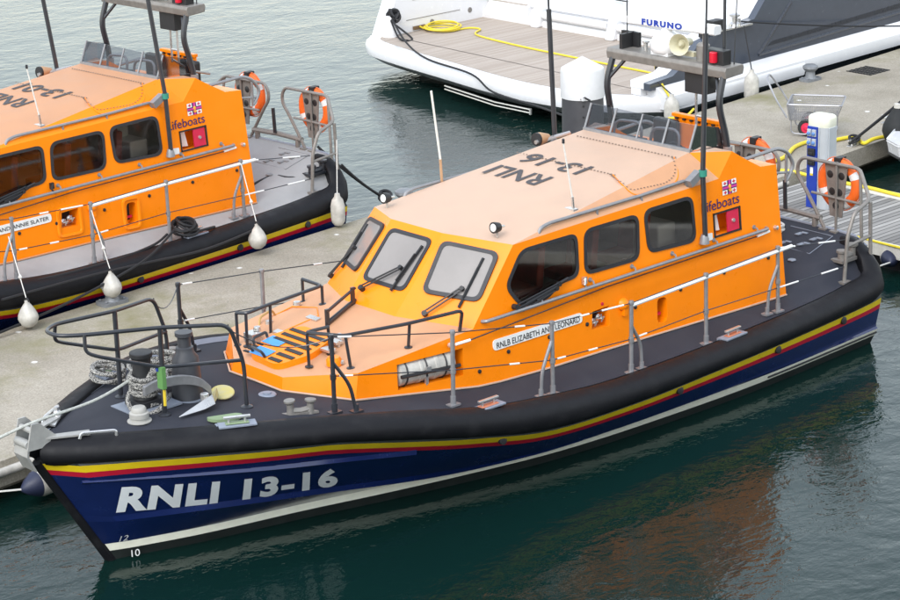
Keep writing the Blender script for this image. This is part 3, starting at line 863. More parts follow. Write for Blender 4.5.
        m.cyl(p+Vector((-.12, 0, .04)), p+Vector((-.02, 0, .05)), .014, n=6, m=1)
        obj('deck_light', m, [BLACKPLASTIC, STEEL, WHITE], root)
        # whip aerials
        ln = {(True, 1): .02, (True, -1): .14, (False, 1): .26, (False, -1): .30}[(near, s)]
        tip_ = Vector((4.12+.74*ln, s*1.31-.67*ln, 4.80))
        m = MB()
        m.tube([sp(4.23, 2.12, .07, s), Vector((4.22, s*1.33, 3.0)), tip_], .034, 8, 0)
        m.tube([tip_, tip_+(tip_-Vector((4.22, s*1.33, 3.0)))*1.4], .016, 6, 0, r2=.007)
        m.lathe([(0, -.02), (.07, -.02), (.06, .05), (.04, .1), (0, .1)], sp(4.23, 2.10, .05, s), n=10, m=1)
        m.box(Vector((4.33, s*1.27, 2.95)), (.22, .1, .10), 1, Matrix.Rotation(.5, 3, 'Y'))
        m.cyl(Vector((4.22, s*1.33, 2.97)), Vector((4.22, s*1.33, 3.05)), .055, n=10, m=2)
        obj('whip_aerial', m, [BLACK, GUNMETAL, mat('clamp_green', (.03, .22, .16), .5)], root)
    m = MB(); m.tube([(6.34, 1.10, 2.90), (6.36, 1.10, 3.1)], .02, 6, 1); m.tube([(6.36, 1.10, 3.1), (6.50, 1.10, 3.80)], .011, 6, 0); m.lathe([(0, 0), (.02, 0), (.02, .05), (0, .06)], (6.50, 1.10, 3.8), n=6, m=2)
    m.box((6.34, 1.06, 2.93), (.08, .16, .03), 1)
    obj('short_aerial', m, [ROPEWHITE, STEEL, BLACK], root)
    m = MB(); m.tube([(6.42, -1.2, 2.8), (6.44, -1.2, 3.2)], .02, 6, 1); m.tube([(6.44, -1.2, 3.2), (6.56, -1.2, 4.12)], .016, 6, 0)
    obj('short_aerial', m, [ROPEWHITE, SKIN_BROWN], root)
    m = MB(); m.cyl((4.0, -1.27, 3.08), (4.62, -1.30, 3.06), .03, n=8, m=1); m.lathe([(0, -.1), (.05, -.1), (.09, .05), (.09, .12), (.03, .13), (0, .13)], (4.45, -1.33, 3.08), (1, 0, .05), 14, 0); m.lathe([(0, .1), (.092, .1), (.092, .135), (0, .14)], (4.45, -1.33, 3.08), (1, 0, .05), 14, 2)
    obj('search_light', m, [SKIN_BROWN, STEEL, BLACKPLASTIC], root)
    # ---- upper steering position
    g = MB(); fr = MB()
    def scr(y, t): return Vector((4.04-.14*t, y, 3.19+.33*t))
    pn = [(-.94, 1.0), (-.62, 1.04), (.0, 1.0), (.62, .86), (.94, 1.0)]
    g.prism([scr(-.94, .02), scr(.94, .02), scr(.94, .98), scr(.62, .96), scr(0, 1.0), scr(-.94, 1.0)], (-.008, 0, 0))
    for s in (1, -1):
        g.prism([scr(.95*s, .02), scr(.95*s, .98), Vector((3.5, s*.97, 3.42)), Vector((3.42, s*.98, 3.17))], (0, -s*.008, 0))
        for y in (.94, .47):
            fr.prism([scr(s*y-.014, 0), scr(s*y+.014, 0), scr(s*y+.014, 1.02), scr(s*y-.014, 1.02)], (.014, 0, .006))
    fr.tube([scr(0, 0), scr(0, 1.0)], .014, 6)
    fr.prism([scr(-.96, 0)+Vector((.02, 0, -.025)), scr(.96, 0)+Vector((.02, 0, -.025)), scr(.96, 0)+Vector((.015, 0, .03)), scr(-.96, 0)+Vector((.015, 0, .03))], (-.05, 0, 0))
    wsn = obj('upper_windscreen', g, SCREEN, root)
    obj('screen_frame', fr, GUNMETAL, wsn)
    m = MB(); m.box((2.86, .03, 3.0), (.05, .80, .56)); m.box((2.87, .03, 3.28), (.09, .84, .05))
    for i in range(6): m.box((2.90, -.30+i*.13, 3.24), (.05, .045, .03), 1)
    obj('back_board', m, [ORANGE, BLACKPLASTIC], root, bevel=.01)
    for y in (.42, -.42):
        m = MB(); m.box((3.12, y, 2.82), (.40, .42, .12)); m.box((2.98, y, 3.02), (.12, .42, .42)); m.box((3.12, y, 2.64), (.2, .2, .26), 1)
        obj('helm_seat', m, [BLACKPLASTIC, STEEL], root, bevel=.04, segs=3)
    m = MB(); m.box((3.80, 0, 2.82), (.26, 1.5, .42)); m.box((3.72, .35, 3.05), (.2, .3, .10), 1); m.box((3.72, -.35, 3.05), (.2, .34, .12), 1)
    m.torus((3.60, .35, 3.0), .16, .014, (-1, 0, .5), 20, 6, 1)
    obj('helm_console', m, [gripm, BLACKPLASTIC], root, bevel=.02)
    for y in (-.45, .22):
        m = MB(); m.tube(fillet([(3.75, y-.25, 2.9), (3.70, y-.25, 3.30), (3.70, y+.25, 3.34), (3.75, y+.25, 2.9)], .14), .02, 8); obj('grab_hoop', m, GUNMETAL, root)
    m = MB()
    m.tube([(3.4, .95, 3.2), (2.9, .80, 3.05)], .02, 6)
    obj('screen_stay', m, GUNMETAL, root)
    # ---- mast arch
    arch = empty('mast_arch', (0, 0, 0)); arch.parent = root
    for s in (1, -1):
        m = MB()
        m.tube(fillet([(3.40, s*1.04, 3.05), (3.43, s*1.03, 3.3), (3.55, s*1.0, 3.75), (3.42, s*.98, 4.12)], .15), .045, 8)
        m.tube([(3.53, s*1.0, 3.78), (3.36, s*.80, 4.08)], .028, 6)
        m.cyl((3.40, s*1.04, 3.0), (3.40, s*1.04, 3.16), .06, n=8, m=1)
        obj('mast_leg', m, [BLACK, GUNMETAL], arch)
    m = MB(); 
    m.loft([[Vector((3.30+a, y, 4.06+b+ (0.0 if abs(y) < 1.02 else 0))) for a, b in ((-.17, .02), (.17, .0), (.19, .10), (.17, .15), (-.17, .15), (-.19, .1))] for y in (-1.06, -1.0, 1.0, 1.06)])
    obj('mast_beam', m, ALLOY, arch, bevel=.012)
    m = MB(); m.box((3.30, -.83, 4.31), (.28, .05, .20)); m.box((3.20, -.86, 4.31), (.05, .32, .20)); obj('light_box', m, BLACKPLASTIC, arch)
    m = MB(); m.lathe([(0, 0), (.03, 0), (.03, .1), (.05, .11), (.05, .13), (0, .14)], (3.3, -.50, 4.21), n=10); obj('mast_light', m, STEEL, arch)
    m = MB(); m.lathe([(0, 0), (.20, 0), (.23, .05), (.22, .13), (.16, .22), (.08, .27), (.06, .36), (0, .36)], (3.28, -.14, 4.25), n=24); m.box((3.28, -.14, 4.24), (.3, .3, .06)); obj('radar_dome', m, GELCOAT, arch)
    ra = Vector((3.28, -.02, 4.62)); rd = Vector((.0, 1, 0.02)).normalized()
    m = MB(); L_ = .77
    m.loft([[ra+rd*t+Vector((a, 0, b)) for a, b in ((-.06, -.06), (.06, -.064), (.078, -.045), (.078, .045), (.06, .064), (-.06, .06), (-.08, 0))] for t in (-L_, L_)])
    rad = obj('radar_scanner', m, GELCOAT, arch, bevel=.006, segs=2)
    m = MB(); q0 = ra+Vector((.078, 0, 0))
    lettering(m, 'FURUNO', lambda u, v: ra+rd*(-.50+u*.72)+Vector((.082, 0, -.042+.086*v)), .06, 0, 1.3)
    obj('scanner_lettering', m, PEDBLUE, rad)
    m = MB(); hc = Vector((3.34, .20, 4.40)); hx = Vector((.9, .28, .05)).normalized()
    m.lathe([(.05, -.22), (.06, -.1), (.06, -.02), (.07, .0), (.14, .12), (.145, .125), (.13, .115), (.06, .02), (0, .02)], hc, hx, 18)
    m.lathe([(0, .0), (.045, .0), (.045, .06), (.02, .1), (0, .1)], hc, hx, 12); m.box(hc+Vector((-.05, .08, -.13)), (.08, .2, .06))
    obj('loud_hailer', m, HORN, arch)
    m = MB(); m.lathe([(0, 0), (.09, 0), (.09, .20), (.06, .23), (0, .23)], (3.28, .50, 4.21), n=14); m.cyl((3.28, .50, 4.4), (3.28, .5, 4.62), .012, n=6)
    obj('sensor_post', m, ALLOY, arch)
    m = MB(); m.box((3.32, .78, 4.30), (.16, .34, .20), 0); m.lathe([(0, -.07), (.055, -.07), (.055, .07), (0, .07)], (3.42, .80, 4.31), n=12, m=1)
    obj('side_light', m, [BLACKPLASTIC, REDLAMP], arch, bevel=.01)
    for a_, b_, r_, e_ in (((3.15, .75, 4.2), (3.1, .72, 6.6), .032, .014), ((3.22, .98, 4.2), (3.05, .95, 6.8), .010, .006), ((3.3, -.84, 4.2), (3.3, -.84, 6.8), .012, .007)):
        m = MB(); m.tube([a_, Vector(a_).lerp(Vector(b_), .08), b_], r_, 8, r2=e_); obj('mast_aerial', m, BLACK, arch)
    m = MB(); m.box((3.30, .47, 3.96), (.22, .36, .36), 0); m.lathe([(0, 0), (.15, 0), (.16, .1), (.10, .14), (0, .15)], (3.22, .50, 3.92), (-.3, .9, 0), 16, 0)
    for y in (.40, .56): m.tube([(3.30, y, 3.80), (3.30, y, 3.25)], .02, 6, 1)
    m.tube([(3.30, .40, 3.45), (3.30, .56, 3.45)], .02, 6, 1); m.tube([(3.30, .38, 3.30), (3.0, .38, 3.1)], .02, 6, 1)
    obj('flood_lamp', m, [BLACKPLASTIC, STEEL], arch, bevel=.03, segs=3)

    # ---- trunk top
    hr = MB()
    for s in (1, -1):
        hr = MB()
        if s == 1:
            top = [(9.79, .50, 2.14), (10.14, .50, 2.16), (9.92, .92, 2.16), (9.16, 1.16, 2.17), (8.47, 1.36, 2.21), (8.44, 1.27, 1.93)]
            feet = [(10.13, .53, 1.745), (9.78, .50, 1.80), (9.88, .98, 1.77), (9.10, 1.10, 1.85)]
            tops = [(10.13, .52, 2.15), (9.80, .50, 2.15), (9.90, .93, 2.16), (9.12, 1.16, 2.17)]
        else:
            top = [(10.20, -.72, 2.14), (10.16, -.56, 2.16), (9.83, -.60, 2.17), (8.93, -.66, 2.19), (8.92, -1.05, 2.19)]
            feet = [(10.17, -.58, 1.745), (9.78, -.62, 1.79), (8.93, -.66, 1.95), (8.92, -1.05, 1.89), (10.20, -.72, 1.73)]
            tops = [(10.17, -.57, 2.16), (9.78, -.60, 2.17), (8.93, -.66, 2.19), (8.92, -1.05, 2.19), (10.20, -.72, 2.14)]
        hr.tube(fillet(top, .07), .022, 8)
        for a, b in zip(feet, tops):
            hr.cyl(a, b, .019, n=8); hr.lathe([(.05, 0), (.05, .01), (.025, .02), (0, .02)], Vector(a)+Vector((0, 0, .0)), n=10)
        obj('trunk_rail', hr, BLACK, root)
    def tz(x): return 1.69+(10.47-x)*.179
    ht = MB(); hc = [(10.36, -.30), (10.40, .28), (10.02, .44), (9.60, .34), (9.55, -.28), (9.95, -.44)]
    ht.prism(fillet([(x, y, tz(x)-.01) for x, y in hc], .12, 4, True), (.008, 0, .085), 0)
    hatch = obj('deck_hatch', ht, ORANGE, root, bevel=.015)
    m = MB()
    for k in range(6):
        x0 = 10.33-k*.125
        a = Vector((x0, -.26 if k in (0, 1, 2, 3) and False else -.05+.0*k, tz(x0)+.082)); 
        w = .26
        ya, yb = (-.30, -.10) if k % 2 == 0 else (-.26, -.12)
        yb2 = .34 if k > 0 else .26
        m.box((x0, (.05+yb2)/2 if k < 3 else (-.32+yb2)/2, tz(x0)+.080), (.058, (yb2-.05) if k < 3 else (yb2+.32), .012), 0, Matrix.Rotation(.177, 3, 'Y'))
    for k in range(4): m.box((10.36-k*.07, -.34+.0*k, tz(10.36-k*.07)+.08), (.04, .10, .012), 0)
    obj('grip_strip', m, BLACKPLASTIC, hatch)
    m = MB(); m.tube(fillet([(10.33, -.26, 1.80), (10.36, -.26, 1.87), (10.40, .0, 1.87), (10.36, .0, 1.80)], .04), .018, 6); m.tube(fillet([(10.0, -.40, 1.86), (10.0, -.42, 1.92), (10.2, -.42, 1.89), (10.2, -.40, 1.82)], .04), .018, 6)
    obj('hatch_handle', m, BLACK, hatch)
    m = MB()
    for x, y in ((10.28, -.14), (10.02, -.22)):
        z = tz(x)+.082; m.add([(x-.09, y-.16, z+.02+.0), (x+.09, y-.16, z-.012+.0), (x+.09, y+.14, z-.012), (x-.09, y+.14, z+.02)], [(0, 1, 2, 3)], 0)
    obj('hatch_sticker', m, BLUEPAPER, hatch)
    m = MB()
    for x, y in ((9.62, .40), (9.80, .48), (9.50, .35)):
        m.box((x, y, tz(x)+.05), (.11, .16, .03)); m.cyl((x, y+.06, tz(x)), (x, y+.06, tz(x)+.08), .02, n=8)
    obj('hatch_hinge', m, STEEL, hatch)
    m = MB(); m.lathe([(0, 0), (.09, 0), (.09, .07), (.07, .10), (0, .10)], (9.93, .74, tz(9.93)-.02), n=14); obj('vent_cap', m, ORANGE, root)
    for x, y, r in ((9.87, .80, .035), (9.10, -.95, .05), (9.62, -.85, .05)):
        m = MB(); m.lathe([(0, 0), (r, 0), (r*.9, r*.8), (0, r)], (x, y, tz(x)-.01), n=10); obj('deck_stud', m, STEEL, root)
    m = MB(); m.box((10.05, -.62, tz(10.05)+.06), (.15, .17, .12)); m.lathe([(0, 0), (.05, 0), (.04, .05), (0, .06)], (9.98, -.62, tz(9.98)+.11), n=10); obj('hatch_latch', m, STEEL, root, bevel=.008)
    for x, y in ((9.28, -.42), (9.74, -.48)):
        m = MB(); m.box((x, y, tz(x)+.012), (.08, .20, .024), 0, Matrix.Rotation(.177, 3, 'Y')); obj('hinge', m, STEEL, root, bevel=.004)
    m = MB(); m.tube([(9.75, -.50, tz(9.75)+.004), (9.20, -.42, tz(9.2)+.004), (9.05, -.62, tz(9.05)+.004), (9.15, -.98, tz(9.15)-.02), (9.7, -1.0, tz(9.7)-.02)], .009, 5); obj('hatch_seam', m, ORANGE, root)
    m = MB(); m.tube(fillet([(9.72, -.92, tz(9.72)-.02), (9.68, -.95, tz(9.68)+.07), (9.48, -.97, tz(9.48)+.08), (9.42, -.98, tz(9.42)-.02)], .05), .014, 6); obj('grab_handle', m, mat('brass', (.5, .32, .12), .4, metal=.6), root)
    m = MB()
    for t in (.02, .17): m.tube([(9.33, -.10, 1.90+t), (8.72, -.29, 2.02+t)], .022, 6)
    for k in range(2):
        a = Vector((9.33, -.10, 1.90)).lerp(Vector((8.72, -.29, 2.02)), .02+.9*k); m.box(a+Vector((0, 0, .085)), (.05, .03, .24))
    m.prism([(9.34, -.12, 1.87), (8.72, -.31, 1.99), (8.72, -.31, 2.06), (9.34, -.12, 1.95)], (.01, .02, 0))
    obj('foot_bar', m, BLACK, root)

    # ---- guard rails
    st = [((10.51, 1.43, 1.51), (10.51, 1.43, 2.41), BLACK, [(10.51, 1.43, 2.12), (10.33, 1.50, 1.82), (10.27, 1.52, 1.48)]),
          ((9.01, 1.75, 1.27), (9.0, 1.76, 2.16), GUNMETAL, None),
          ((7.54, 1.90, 1.04), (7.54, 1.90, 1.94), GUNMETAL, [(7.55, 1.90, 1.72), (7.72, 1.90, 1.38), (7.73, 1.89, 1.06)]),
          ((6.18, 1.90, .955), (6.17, 1.90, 1.86), GUNMETAL, [(6.15, 1.89, 1.55), (5.98, 1.88, 1.28), (5.98, 1.89, .95)]),
          ((4.71, 1.83, .94), (4.71, 1.82, 1.86), GUNMETAL, None),
          ((3.11, 1.68, .95), (3.12, 1.67, 1.83), GUNMETAL, [(3.13, 1.68, 1.60), (3.30, 1.68, 1.30), (3.32, 1.67, .96)])]
    for s in (1, -1):
        def mr(p): return (p[0], s*p[1], p[2])
        for f_, t_, mt, br in st:
            stanchion(root, mr(f_), mr(t_), mt, [mr(q) for q in br] if br else None, .48)
        tops = [Vector(mr(t_)) for f_, t_, mt, br in st]
        mids = [Vector(mr(f_)).lerp(Vector(mr(t_)), .49 if i != 5 else .38) for i, (f_, t_, mt, br) in enumerate(st)]
        aft_t = Vector(mr((1.62, 1.60, 1.60))); aft_m = Vector(mr((1.62, 1.60, 1.22)))
        def w_(a, b, t0, t1): return (a.lerp(b, t0), a.lerp(b, t1))
        wire(root, [Vector(mr((11.37, .70, 2.61)))]+sag(mr((11.37, .70, 2.55)), tops[0], .16, 8)+tops[1:], white=[w_(tops[0], tops[1], .05, .16), w_(tops[1], tops[2], .62, .72), w_(tops[2], tops[3], .35, .46), w_(tops[2], tops[3], .62, .9)])
        wire(root, mids+[aft_m], white=[w_(mids[0], mids[1], .05, .16), w_(mids[1], mids[2], .56, .66), w_(mids[2], mids[3], .06, .16), w_(mids[2], mids[3], .45, .56), w_(mids[3], mids[4], .1, .2), w_(mids[5], aft_m, .0, .3), w_(mids[5], aft_m, .65, .9)])
        wire(root, [tops[5], aft_t], white=[w_(tops[5], aft_t, .0, .25), w_(tops[5], aft_t, .6, .85)])
        m = MB(); m.tube([tops[3]+Vector((0, 0, -.03)), tops[4]+Vector((0, 0, -.03)), tops[5]+Vector((0, 0, -.04)), tops[5]+(tops[5]-tops[4]).normalized()*.32+Vector((0, 0, -.04))], .026, 8)
        obj('top_rail', m, WHITE, root)
    # bow rail
    m = MB()
    m.tube(fillet([(11.21, .74, 1.60), (11.21, .73, 2.14), (11.37, .71, 2.61), (12.09, .43, 2.69), (12.98, .27, 2.79), (13.20, .12, 2.80), (13.20, -.12, 2.80), (12.98, -.27, 2.79), (12.09, -.43, 2.69), (11.37, -.71, 2.61), (11.21, -.73, 2.14), (11.21, -.74, 1.60)], .13, 5), .0235, 10)
    for s in (1, -1):
        m.cyl((12.10, s*.42, 1.66), (12.09, s*.43, 2.69), .028, n=8)
        m.tube(fillet([(12.96, s*.28, 2.79), (12.98, s*.30, 2.60), (12.85, s*.34, 2.53), (12.10, s*.42, 2.23), (11.21, s*.73, 2.16)], .12), .021, 8)
        for x, y in ((12.10, .42), (11.21, .74)): m.lathe([(.07, 0), (.07, .012), (.035, .03), (0, .03)], (x, s*y, deck_z(x, y)), n=12)
    obj('bow_rail', m, BLACK, root)

    # ---- stern frames
    for s in (1, -1):
        def mr(p): return (p[0], s*p[1], p[2])
        m = MB()
        m.tube(fillet([mr(p) for p in [(.88, .68, 1.42), (.88, .31, 1.95), (.88, .17, 2.12), (.88, .17, 2.28), (.88, .26, 2.39), (.88, 1.26, 2.39), (1.06, 1.58, 2.04), (1.42, 1.60, 1.94), (1.56, 1.60, 1.62), (1.61, 1.60, .98)]], .09), .027, 8)
        m.cyl(mr((.88, .86, 2.42)), mr((.88, .87, 1.40)), .02, n=8)
        m.tube([mr(p) for p in [(.88, .43, 1.91), (.88, 1.28, 1.89)]], .02, 8)
        m.tube([mr(p) for p in [(.88, 1.27, 2.38), (.97, 1.40, 1.24)]], .024, 8)
        m.tube([mr(p) for p in [(1.07, 1.60, 2.02), (1.03, 1.60, 1.04)]], .026, 8)
        m.tube([mr(p) for p in [(1.57, 1.60, 1.49), (1.06, 1.60, 1.53)]], .022, 8)
        for p in ((.88, .68, 1.415), (.88, .87, 1.41), (1.03, 1.60, 1.05), (1.61, 1.60, .985)): m.box(Vector(mr(p))+Vector((0, 0, .01)), (.16, .12, .03))
        m.tube(fillet([mr(p) for p in [(.88, .0, 1.58), (.88, .60, 1.56)]], .1), .045, 8); m.cyl(mr((.88, .50, 1.56)), mr((.88, .50, 1.41)), .045, n=8)
        fr_ = obj('stern_frame', m, ALLOY, root)
        m = MB()
        # tapered lifebuoy bracket with lightening holes drawn as dark discs
        m.prism([mr(p) for p in [(.84, .63, 2.40), (.84, 1.03, 2.40), (.84, .95, 1.62), (.84, .74, 1.62)]], (.018, 0, 0))
        br = obj('buoy_bracket', m, ALLOY, fr_)
        m = MB()
        for y, z in ((.73, 2.22), (.93, 2.22), (.77, 1.98), (.90, 1.98), (.84, 1.78)): m.lathe([(0, 0), (.055, 0), (.05, .003), (0, .003)], mr((.86, y, z)), (1, 0, 0), 14)
        obj('bracket_hole', m, BLACKPLASTIC, br)
        # grab loop at the after end of the cabin
        m = MB()
        m.tube(fillet([mr(p) for p in [(3.24, 1.18, 2.97), (2.57, 1.2, 3.0), (2.36, 1.2, 2.90), (2.25, 1.2, 2.72), (2.31, 1.2, 2.60), (2.40, 1.2, 2.52)]], .1), .026, 8, 0)
        m.tube([mr(p) for p in [(2.40, 1.2, 2.88), (2.40, 1.2, 2.5)]], .02, 8, 0); m.tube([mr(p) for p in [(2.66, 1.2, 2.67), (2.30, 1.2, 2.62)]], .016, 6, 0)
        obj('boarding_rail', m, [GUNMETAL, BLACK], root)
        if s == -1:
            m = MB(); m.tube([(.93, -.02, 2.02), (.93, .0, 1.60)], .03, 8); obj('gas_strut', m, BLACK, root)
        # twin bitts
        m = MB(); 
        for x in (1.42, 1.18):
            z = deck_z(x, 1.40); m.lathe([(.06, 0), (.055, .13), (.075, .15), (.075, .18), (0, .19)], (x, s*1.40, z), n=12)
        m.box((1.30, s*1.40, deck_z(1.3, 1.4)+.02), (.46, .2, .04)); m.tube([(1.42, s*1.4, deck_z(1.3, 1.4)+.06), (1.18, s*1.4, deck_z(1.3, 1.4)+.06)], .05, 8)
        obj('mooring_bitt', m, ALLOY if near else BLACK, root)
        m = MB(); z = 1.56
        for x, y, dy in ((10.95, 1.20, -.03), (10.75, 1.29, .03)):
            z = deck_z(x, y); m.lathe([(.05, 0), (.04, .06), (.04, .12), (.065, .145), (.065, .165), (0, .17)], (x, s*y, z), (-dy*3, 0, 1), 12)
        m.prism([(11.03, s*1.12, z), (10.71, s*1.27, z), (10.68, s*1.36, z), (11.0, s*1.24, z)], (0, 0, .03)); m.tube([(10.95, s*1.2, z+.06), (10.85, s*1.245, z+.045), (10.75, s*1.29, z+.06)], .035, 8)
        obj('mooring_bitt', m, ALLOY, root)
        # flush cleats on the sponson edge
        for x, pl in ((11.72, True), (8.70, False), (4.32, False)):
            y = beam(x)-.26; z = sponson_top(x)+.02
            yaw = math.atan2(beam(x+.2)-beam(x-.2), .4)*s; R = Matrix.Rotation(yaw, 3, 'Z')
            m = MB(); m.box((x, s*y, z), (.42, .16, .025), 0, R); m.box((x, s*(y-.05), z-.03), (.42, .1, .06), 0, R)
            for d in (-.09, .09): m.cyl(Vector((x, s*y, z))+R @ Vector((d, 0, 0)), Vector((x, s*y, z+.075))+R @ Vector((d, 0, 0)), .016, n=6, m=1)
            m.box((x, s*y, z+.085), (.30, .045, .025), 1, R); m.box((x, s*(y-.0), z+.018), (.26, .09, .012), 2, R)
            obj('deck_cleat', m, [EDGE, STEEL, GREENPAD if pl else mat('cleat_pad', (.45, .16, .09), .6)], root, bevel=.006)
    # ---- foredeck gear
    m = MB(); m.lathe([(.19, 0), (.18, .04), (.155, .42), (.15, .50), (.105, .56), (.10, .62), (.075, .63), (.075, .74), (.10, .755), (.10, .80), (0, .80)], (11.53, .07, deck_z(11.53, 0)-.01), n=24)
    obj('towing_post', m, mat('post_grey', (.045, .047, .055), .45, var=.15), root)
    m = MB(); m.lathe([(.21, 0), (.21, .015), (.19, .02), (0, .02)], (11.53, .07, deck_z(11.53, 0)), n=24); obj('post_ring', m, EDGE, root)
    m = MB(); m.lathe([(.16, 0), (.14, .05), (.105, .15), (.105, .55), (.13, .58), (.13, .63), (0, .64)], (12.06, -.02, deck_z(12.06, 0)), n=20); m.box((12.06, .0, deck_z(12, 0)+.05), (.34, .32, .10)); 
    obj('windlass', m, BLACKPLASTIC, root, bevel=.01)
    m = MB(); m.box((12.06, .02, deck_z(12, 0)+.012), (.62, .50, .024)); obj('windlass_plate', m, EDGE, root)
    m = MB(); z = deck_z(12.41, .38); m.lathe([(.135, 0), (.135, .01), (.10, .018), (.096, .04), (.108, .048), (.108, .10), (.084, .11), (.084, .145), (.07, .165), (0, .172)], (12.41, .38, z), n=22); obj('mushroom_vent', m, mat('vent_stone', (.36, .35, .325), .5, var=.12), root)
    m = MB()
    for s in (1, -1):
        m.prism([(13.70, s*.12, 1.62), (13.62, s*.12, 1.91), (13.53, s*.12, 1.91), (13.34, s*.15, 1.72), (13.42, s*.14, 1.62)], (0, s*.02, 0))
        m.prism([(13.50, s*.14, 1.70), (13.05, s*.38, 1.695), (13.0, s*.28, 1.70), (13.42, s*.10, 1.71)], (0, 0, .02))
    m.cyl((13.60, -.12, 1.82), (13.60, .12, 1.82), .035, n=10); m.cyl((13.66, -.12, 1.68), (13.66, .12, 1.68), .05, n=12)
    m.loft([[Vector((x, y, z)) for y in (-.13, .13)]+[Vector((x-.03, y, z)) for y in (.13, -.13)] for x, z in ((13.68, 1.68), (13.71, 1.55), (13.62, 1.36))])
    obj('bow_roller', m, mat('cast_alloy', (.36, .355, .34), .45, metal=.3, var=.15), root, bevel=.006)
    for s in (1, -1):
        m = MB()
        m.tube(fillet([(13.18, s*.36, 1.68), (13.15, s*.36, 1.74), (12.84, s*.56, 1.74), (12.84, s*.56, 1.67)], .05), .018, 6)
        obj('bow_handle', m, STEEL, root)
    m = MB(); m.prism([(13.2, -.22, 1.685), (12.92, -.50, 1.685), (12.86, -.44, 1.685), (13.16, -.14, 1.685)], (0, 0, .02)); m.lathe([(.055, 0), (.05, .03), (.03, .05), (.03, .09), (0, .10)], (12.95, -.42, 1.70), n=10)
    obj('deck_eye', m, STEEL, root)
    m = MB(); m.lathe([(.11, 0), (.10, .012), (.05, .016), (.05, .03), (0, .03)], (10.72, .48, deck_z(10.72, .48)), n=14); obj('deck_filler', m, EDGE, root)
    # ---- aft deck hatch lines
    m = MB()
    def dp(x, y, h=.004): return (x, y, deck_z(x, y)+h)
    for x in (2.5, 2.42, 2.34, 2.26): m.tube([dp(x, -.6), dp(x, .95)], .006, 4)
    for a, b in (((1.05, .95), (1.62, 1.0)), ((1.62, 1.0), (1.62, .2)), ((1.05, .95), (1.05, .2))): m.tube([dp(*a), dp(*b)], .006, 4)
    for cx, cy in ((1.25, .78), (1.45, .72), (1.2, .48), (1.52, .45)):
        for a, b in ((-1, 0), (0, 1)): pass
        m.box(dp(cx, cy, .006), (.14, .07, .012)); m.box(dp(cx-.05, cy+.05, .006), (.05, .10, .012))
    m.lathe([(.06, 0), (.055, .01), (0, .012)], dp(1.9, .92), n=12)
    obj('deck_marking', m, EDGE if near else MARK_L, root)
    # ---- painted hull letters and draught marks
    for s in (1, -1):
        m = MB()
        xa, xb = 12.79, 10.30
        def hp_(u, v):
            if s == -1: u = 1-u
            x = xa+(xb-xa)*u+v*(.03+.22*u); z = .695-.205*u+v*.385
            return Vector((x, s*(hull_y(x, z)+.010), z))
        lettering(m, 'RNLI '+cfg['number'], hp_, .05, 0, 1.14)
        obj('hull_lettering', m, HULLINK, root)
        for txt, z, x in (('12', .25, 12.66), ('10', .025, 12.52)):
            m = MB()
            def dm(u, v):
                if s == -1: u = 1-u
                xx = x-.09*u; zz = z+.085*v; yy = (white_y(xx)+.03 if zz > .2 else white_y(xx)+.01)
                return Vector((xx, s*(max(yy, hull_y(xx, zz) if zz > .2 else yy)+.03), zz))
            lettering(m, txt, dm, 0)
            obj('draught_mark', m, WHITE, root)
# ------------------------------------------------------------------ the two lifeboats
LB = empty('lifeboat', (0, 0, 0), 0, 'orange lifeboat with dark grey deck and 13-16 on its navy bow, nearest the camera', 'lifeboat', 'lifeboats at the pontoon')
boat(LB, dict(near=True, number='13-16', name='RNLB ELIZABETH AND LEONARD'))
FTH = radians(3.33); FLOC = Vector((2.03, -9.19, .028))
FB = empty('lifeboat', FLOC, FTH, 'orange lifeboat with light grey deck and 13-01 on its roof, beyond the concrete pontoon', 'lifeboat', 'lifeboats at the pontoon')
boat(FB, dict(near=False, number='13-01', name='RNLB JOCK AND ANNIE SLATER'))
FR = Matrix.Rotation(FTH, 3, 'Z')
def FW(p): return FR @ Vector(p)+FLOC

# life raft canister in the side recess of the near boat
m = MB(); a = Vector((9.39, 1.115, 1.605)); b = Vector((8.55, 1.205, 1.578)); d = (b-a).normalized(); L0 = (b-a).length
R_ = .165
prof = [(0, 0), (.12, .005), (R_, .04), (R_, L0*.36), (R_+.008, L0*.36+.01), (R_+.008, L0*.40), (R_, L0*.41), (R_, L0*.62), (R_+.008, L0*.63), (R_+.008, L0*.68), (R_, L0*.69), (R_, L0-.04), (.12, L0-.005), (0, L0)]
m.lathe(prof, a, d, 24)
raft = tag(obj('liferaft_canister', m, FENDERWHITE), 'white cylindrical liferaft canister strapped in the side recess of the near lifeboat', 'liferaft')
m = MB()
for t in (.14, .47, .80): m.torus(a+d*L0*t, R_+.006, .011, d, 24, 5)
m.tube([a+Vector((0, R_+.012, .0)), b+Vector((0, R_+.012, -.02))], .022, 6)
obj('strap', m, BLACKPLASTIC, raft)
m = MB(); m.box(a.lerp(b, .45)+Vector((0, R_+.02, .03)), (.07, .02, .05)); m.box(a.lerp(b, .45)+Vector((0, R_-.02, -.12)), (.04, .03, .12)); obj('buckle', m, STEEL, raft)

